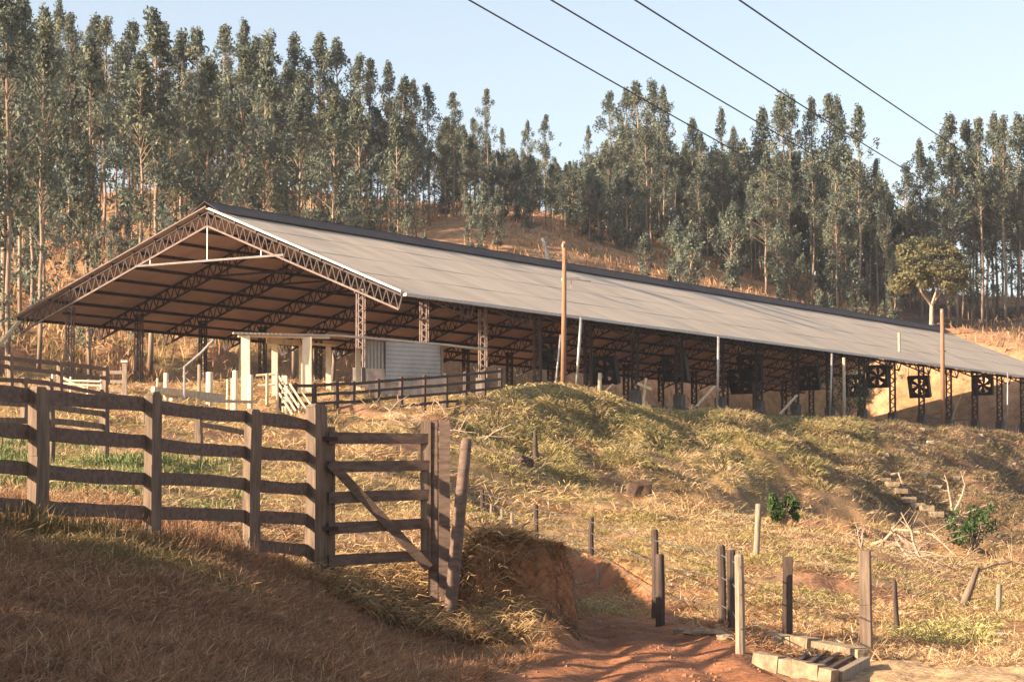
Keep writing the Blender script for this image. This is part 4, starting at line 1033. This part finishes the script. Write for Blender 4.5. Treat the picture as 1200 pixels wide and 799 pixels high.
# ramp railings
rp = thing('ramp_railing', 'pale crooked loading ramp railing stepping down in front of the shed', 'railing', on(340, 83)); org = rp.location
for a, b in (((300,440,84),(325,438,84)),((325,438,84),(351,478,82)),((326,448,84),(347,482,82)),((327,460,84),(343,486,82)),((302,452,84),(326,450,84)),((352,458,83),(374,486,82)),((340,450,83),(362,484,82))):
    MB().tube([P(*a) - org, P(*b) - org], .045, 6).build('rail', M['pale_wood'], rp)
for px, t, b in ((325,436,480),(337,452,488),(351,470,492),(313,438,476)): MB().tube([P(px, t, 83.2) - org, P(px, b, 83.2) - org], .06, 6).build('post', M['pale_wood'], rp)

# ------------------------------------------------------------------ posts in the field with their wire
SF = [(565,612,574,62),(628,633,591,57),(693,657,606,50),(767,724,621,36),(845,732,639,33.5),(857,742,645,31.5),(866,767,650,28.0)]
wf = thing('wire_fence', 'line of dark round posts strung with thin wire, curving away beside the dirt track', 'fence', on(767, 36)); org = wf.location
for i, (px, yb, yt, D) in enumerate(SF):
    b = on(px, D) - org; t = P(px, yt, D) - org; w_ = .13 if i != 6 else .125
    MB().tube([b - Vector((0, 0, .3)), (b + t) / 2 + Vector((random.uniform(-.02, .02), 0, 0)), t - Vector((0, 0, .02)), t + Vector((0, 0, .01))], [w_ / 2, w_ * .48, w_ * .46, w_ * .36], 9).rough(.004, i).build('post', M['grey_wood' if i == 6 else 'dark_wood'], wf, label='pale peeled post at the near end of the line' if i == 6 else None)
for f_ in (.25, .6, .88):
    pts = []
    for (px, yb, yt, D) in SF: b = on(px, D) - org; t = P(px, yt, D) - org; pts.append(b.lerp(t, f_) + Vector((0, -.08, 0)))
    MB().tube(pts, .009, 4).build('wire', M['wire'], wf)
one('shorter dark round post standing just in front of the tall one by the dirt track', 774, 735, 773, 649, 34.2, .15, .13, 'dark_wood', round_=True, seed=5, name='round_post')
one('single grey stake near the small green shrub on the sunlit bank', 886, 652, 889, 590, 45, .13, .12, 'grey_wood', round_=True, seed=6, name='wooden_stake')
one('dark square post behind the concrete kerb of the cattle grid', 923, 748, 923, 652, 32, .14, .13, 'dark_wood', rot=.2, seed=7, name='square_post')
one('thick square post at the right end of the cattle grid', 1016, 772, 1013, 645, 29, .145, .135, 'mid_wood', rot=.35, seed=8, name='square_post')
one('thin dark stake right of the thick square post', 1052, 746, 1048, 680, 34, .08, .07, 'dark_wood', rot=.2, round_=True, seed=9, name='wooden_stake')
one('small pale stake at the lower right edge beside the bare branch', 1170, 722, 1171, 684, 40, .10, .09, 'grey_wood', round_=True, seed=10, name='wooden_stake')
one('crooked dark stump holding the long bare branch at lower right', 1128, 712, 1146, 664, 42, .16, .10, 'mid_wood', round_=True, seed=11, name='tree_stump', cat='stump')
one('small dark stake standing in the slope grass above the mud mound', 628, 548, 627, 504, 80, .20, .12, 'dark_wood', round_=True, seed=12, name='wooden_stake')
for i, (px, yb, yt, D) in enumerate([(575,612,590,61),(588,616,596,60),(600,619,600,59),(612,628,612,57),(681,668,652,49),(700,690,664,45)]):
    one('small broken stick %s' % ['beside the far end of the wire fence, leftmost','second in the row behind the earth bank','third in the row behind the earth bank','beside the second wire fence post','left of the third wire fence post','at the bend of the track by the third wire fence post'][i], px, yb + 3, px + random.uniform(-2, 2), yt, D, .10, .07, 'grey_wood', round_=True, seed=20 + i, name='broken_stick', cat='stick')
# ------------------------------------------------------------------ cattle grid
cg = thing('cattle_grid', 'rough concrete kerbs and boards of a small cattle grid beside the track', 'cattle grid', on(950, 28.5)); org = cg.location
def gp(px, D, dz=0): return on(px, D, dz) - org
a, b = gp(884, 27.5, .05), gp(976, 26.6, .05)
k = MB()
for i in range(6): k.quadbox(a.lerp(b, i / 6), a.lerp(b, (i + 1) / 6 - .004), (0, 0, 1), .14, .20 + .012 * math.sin(i * 2.3))
k.rough(.012, 1).build('kerb', M['concrete'], cg)
a, b = gp(901, 30.8, .01), gp(1012, 28.6, .05)
k = MB()
for i in range(4):
    f0, f1 = (0, .24, .30, .52)[i], (.20, .29, .47, 1.0)[i]
    k.quadbox(a.lerp(b, f0), a.lerp(b, f1), (0, 0, 1), .22, .26 - .03 * (i % 2))
k.rough(.014, 2).build('kerb', M['concrete'], cg)
a, b = gp(980, 26.7, .04), gp(1012, 28.2, .05)
MB().quadbox(a, b, (0, 0, 1), .10, .16).build('end_board', M['grey_wood'], cg)
for i in range(4):
    f_ = .15 + i * .22; p0 = gp(884, 27.7, .05).lerp(gp(976, 26.85, .07), f_ * .6 + .38); p1 = gp(901, 30.6, .03).lerp(gp(1012, 28.5, .06), f_ * .6 + .38)
    MB().quadbox(p0, p1, (0, 0, 1), .07, .035).build('slat', M['dark_wood'], cg)
MB().box(gp(985, 28, -.10), (1.6, 1.4, .02)).build('pit_floor', M['mud'], cg)
# low line of stones left of the grid
def rock(label, px, D, s, m='rock', name='stone', seed=0, dz=.0, cat='stone'):
    bm = bmesh.new(); bmesh.ops.create_icosphere(bm, subdivisions=2, radius=1); rr = random.Random(seed)
    k = [rr.uniform(.6, 1.2) for _ in range(6)]
    for v in bm.verts:
        n_ = v.co.copy(); q = 1 + .22 * math.sin(n_.x * 3 * k[0] + seed) * math.cos(n_.y * 4 * k[1]) + .12 * math.sin(n_.z * 7 * k[2] + seed * 2) + rr.uniform(-.06, .06)
        v.co = Vector((n_.x * s[0], n_.y * s[1], n_.z * s[2])) * q
    me = bpy.data.meshes.new(name); bm.to_mesh(me); bm.free(); me.materials.append(M[m]); o = bpy.data.objects.new(name, me); COL.objects.link(o)
    o.location = on(px, D, dz); o.rotation_euler = (0, 0, rr.uniform(0, 6)); return tagp(o, label, cat)
for i, (px, D) in enumerate([(806,31.6),(818,31.3),(829,31.0),(840,30.6),(849,30.2),(796,32.2)]):
    rock('grey %s stone in the row left of the cattle grid, %s' % (['flat','rounded','broad','small','angular','low'][i], ['second from the left','third from the left','fourth from the left','fifth from the left','nearest the pale peeled post','farthest left']  [i]), px, D, (.12, .09, .06), seed=i + 1, dz=.02, m='concrete')
rock('dark earth mound with a shaded hollow on the slope left of the dark stake', 610, 77, (.55, .4, .42), 'mud', 'earth_mound', 9, .15, 'mound')
rock('grey brown boulder half sunk in the middle of the sunlit slope', 748, 74, (.42, .4, .55), 'mud', 'boulder', 12, .1, 'boulder')
def fn_rub(): return None
rr = random.Random(15); b = MB()
def chips(name, label, n, pxr, Dr, sr, m, seed):
    rr = random.Random(seed); b = MB()
    for i in range(n):
        px = rr.uniform(*pxr); D = rr.uniform(*Dr); p = on(px, D, .03); s_ = rr.uniform(*sr); k = len(b.v)
        for q in ((-1,-1,-.5),(1,-1,-.5),(1,1,-.5),(-1,1,-.5),(-1,-1,.5),(1,-1,.5),(1,1,.5),(-1,1,.5)):
            b.v.append(p + Vector((q[0] * rr.uniform(.6, 1.3), q[1] * rr.uniform(.5, 1), q[2] * rr.uniform(.5, 1.2))) * s_)
        b.f += [tuple(k + j for j in f) for f in ((0,3,2,1),(4,5,6,7),(0,1,5,4),(1,2,6,5),(2,3,7,6),(3,0,4,7))]
    return tagp(b.build(name, M[m]), label, kind='stuff')
chips('rubble', 'pale stones and rubble scattered over the dark right bank', 210, (1000, 1290), (108, 150), (.06, .2), 'rock', 4)
chips('rubble', 'small heap of broken tiles and stones behind the single grey stake', 90, (838, 880), (70, 76), (.05, .15), 'rock', 5)
chips('gravel', 'loose stones over the sunlit field', 220, (700, 1230), (34, 70), (.015, .05), 'rock', 6)
# concrete steps in the right bank
p0 = hit(1037, 568, 80, 150); p1 = hit(1098, 608, 80, 150)
st = thing('concrete_steps', 'flight of small concrete steps going down the dark right bank', 'steps', p0)
for i in range(7):
    p = (p1 - p0) * (i / 6); w = p0 + p; p.z = G(w.x, w.y) - p0.z + .20
    MB().quadbox(p + Vector((-.30, 0, .0)), p + Vector((.22, 0, .0)), (0, 0, 1), .8, .24).rough(.02, i).build('step', M['concrete'], st)
# ------------------------------------------------------------------ branches
def branch(label, p0, segs, r, seed, name='dead_branch', twigs=5, cat='branch', m='stick'):
    rr = random.Random(seed); o = MB(); r *= .68; P0 = Vector(p0); pts = [Vector((0, 0, 0))] + [Vector(s) - P0 for s in segs]
    fine_ = []
    for a, b in zip(pts[:-1], pts[1:]):
        fine_ += [a, a.lerp(b, .5) + Vector((rr.uniform(-1, 1), rr.uniform(-1, 1), rr.uniform(-1, 1))) * (b - a).length * .05]
    fine_.append(pts[-1]); n_ = len(fine_)
    o.tube(fine_, [r * (1 - .8 * i / n_) for i in range(n_)], 6); tot = (pts[-1]).length
    for i in range(twigs):
        s = fine_[rr.randint(1, n_ - 2)]; d = Vector((rr.uniform(-1, 1), rr.uniform(-.6, .6), rr.uniform(-.2, 1))).normalized() * tot * rr.uniform(.15, .35)
        o.tube([s, s + d * .5 + Vector((0, 0, .02)), s + d], [r * .4, r * .28, r * .12], 5)
    q = o.build(name, M[m]); q.location = P0; return tagp(q, label, cat)
branch('bare crooked branch reaching up from the brush pile, left of the steps foot', P(1100,692,60), [P(1075,648,61), P(1068,622,62), P(1056,600,62)], .09, 1)
branch('long bare branch lying down to the left across the brush pile', P(1018,640,64), [P(1050,620,63), P(1092,626,62), P(1118,650,61)], .07, 2)
branch('pale forked branch sloping over the middle of the brush pile', P(1046,618,64), [P(1062,650,62), P(1080,668,60)], .06, 3)
branch('thin bare branch arching right over the brush pile', P(1052,625,63), [P(1066,640,62), P(1110,634,62)], .05, 4)
branch('upright bare dead branch on the bank above the bright green shrub, left of two', P(1116,598,92), [P(1112,575,92), P(1107,556,92)], .10, 5)
branch('upright bare dead branch on the bank above the bright green shrub, right of two', P(1118,600,92), [P(1128,580,92), P(1131,568,92), P(1126,552,92)], .10, 6)
branch('leaning dead branch spreading right of the bright green shrub', P(1110,612,90), [P(1140,598,90), P(1160,590,90)], .08, 7)
branch('long pale bare branch stretching from the stump to the right edge', P(1143,668,42), [P(1166,661,42.5), P(1186,657,43), P(1212,664,43)], .035, 8, twigs=3)
branch('pale broken branch lying left of the crooked stump', P(1096,700,43), [P(1104,694,43), P(1118,700,43), P(1130,712,42.5)], .03, 9, twigs=4)
branch('curved white stick rising from the top of the concrete steps', P(1044,556,106), [P(1053,554,106), P(1060,572,105)], .09, 10, twigs=0)
branch('bare dead branch sticking up right of the far wooden pole', P(1116,492,146), [P(1120,478,146), P(1128,460,146)], .09, 11, twigs=3)
branch('fallen pale branch on the slope left of the dark earth mound', P(562,530,82), [P(580,538,81), P(600,546,80)], .07, 12, twigs=3)
branch('split pale branch leaning right of the dark earth mound', P(618,562,74), [P(628,552,74), P(640,540,75)], .07, 13, twigs=2)
branch('long grey branch lying on the sunlit field right of the boulder', P(742,590,72), [P(765,598,71), P(796,606,70)], .06, 14, twigs=3)
rr = random.Random(44)
for i in range(30):
    px = rr.uniform(1005, 1130); D = rr.uniform(54, 68); a = on(px, D, .08); d = Vector((rr.uniform(-1, 1), rr.uniform(-.6, .6), rr.uniform(-.05, .45))).normalized() * rr.uniform(.6, 2.0)
    q = branch('dry crossed stick in the brush pile in front of the right bank', a, [a + d * .5 + Vector((0, 0, .1)), a + d], rr.uniform(.02, .04), 100 + i, twigs=2, name='dry_stick', cat='stick'); q['group'] = 'sticks of the brush pile'
for i in range(26):
    px = rr.uniform(450, 560); D = rr.uniform(74, 86); a = on(px, D, .1); d = Vector((rr.uniform(-1, 1), rr.uniform(-.6, .6), rr.uniform(-.02, .4))).normalized() * rr.uniform(.6, 2.0)
    q = branch('dry crossed stick on the slope below the corral fence', a, [a + d * .5 + Vector((0, 0, .1)), a + d], rr.uniform(.025, .05), 200 + i, twigs=2, name='dry_stick', cat='stick'); q['group'] = 'sticks below the corral fence'
for i in range(8):
    px = 1108 + rr.uniform(-14, 16); D = 145; a = on(px, D, .25 + rr.uniform(0, .9)); d = Vector((rr.uniform(-1, 1), rr.uniform(-.4, .4), rr.uniform(-.2, .5))).normalized() * rr.uniform(.8, 1.6)
    q = branch('dark crossed stick in the pile at the foot of the far wooden pole', a - d * .5, [a, a + d * .5], .07, 300 + i, twigs=1, name='dry_stick', cat='stick', m='old_wood'); q['group'] = 'sticks at the foot of the far pole'

# ------------------------------------------------------------------ thin afternoon haze
hz = bpy.data.meshes.new('haze'); bmh = bmesh.new(); bmesh.ops.create_cube(bmh, size=1.0, matrix=Matrix.Diagonal((3000, 3000, float(95 - V[:, 2].min() + 1.0), 1)))
bmesh.ops.recalc_face_normals(bmh, faces=bmh.faces); bmh.to_mesh(hz); bmh.free()
hm = bpy.data.materials.new('thin_haze'); hm.use_nodes = True; hn = hm.node_tree; hn.nodes.clear()
ho = hn.nodes.new('ShaderNodeOutputMaterial'); hv = hn.nodes.new('ShaderNodeVolumePrincipled'); hv.inputs['Density'].default_value = .00019
hv.inputs['Color'].default_value = (.85, .9, 1, 1); hv.inputs['Anisotropy'].default_value = .2; hn.links.new(hv.outputs[0], ho.inputs['Volume'])
hz.materials.clear(); hz.materials.append(hm)
ho_ = bpy.data.objects.new('haze', hz); COL.objects.link(ho_); ho_.location = (0, 0, (95 + float(V[:, 2].min()) - 1.0) / 2); tagp(ho_, 'thin pale haze', kind='stuff')
# ------------------------------------------------------------------ light
SUN_AZ = 25.0; SUN_EL = 20.5      # degrees: to the left and slightly behind the viewer
a = math.radians(SUN_AZ); e = math.radians(SUN_EL)
sdir = Vector((-math.cos(a) * math.cos(e), -math.sin(a) * math.cos(e), math.sin(e)))
sl = bpy.data.lights.new('sun', 'SUN'); sl.energy = 5.0; sl.angle = math.radians(.6); sl.color = (1.0, .765, .54)
so_ = bpy.data.objects.new('sun', sl); COL.objects.link(so_); so_.rotation_euler = sdir.to_track_quat('Z', 'Y').to_euler(); so_.location = (-50, -20, 60)
wd = bpy.data.worlds.new('World'); sc.world = wd; wd.use_nodes = True
nt = wd.node_tree; bg = nt.nodes.get('Background'); sky = nt.nodes.new('ShaderNodeTexSky'); sky.sky_type = 'NISHITA'; sky.sun_disc = False
sky.sun_elevation = e; sky.sun_rotation = math.atan2(sdir.x, sdir.y); sky.air_density = 1.0; sky.dust_density = 3.0; sky.ozone_density = .6; sky.altitude = 700
hs = nt.nodes.new('ShaderNodeHueSaturation'); hs.inputs['Saturation'].default_value = .72; hs.inputs['Value'].default_value = 1.0; nt.links.new(sky.outputs[0], hs.inputs['Color']); nt.links.new(hs.outputs[0], bg.inputs[0]); bg.inputs[1].default_value = .08
vs = sc.view_settings; vs.view_transform = 'Standard'; vs.look = 'None'; vs.exposure = 1.66; vs.gamma = 1; vs.use_curve_mapping = False
sc.cycles.max_bounces = 6; sc.cycles.diffuse_bounces = 3; sc.cycles.transparent_max_bounces = 4
sc.cycles.use_denoising = True
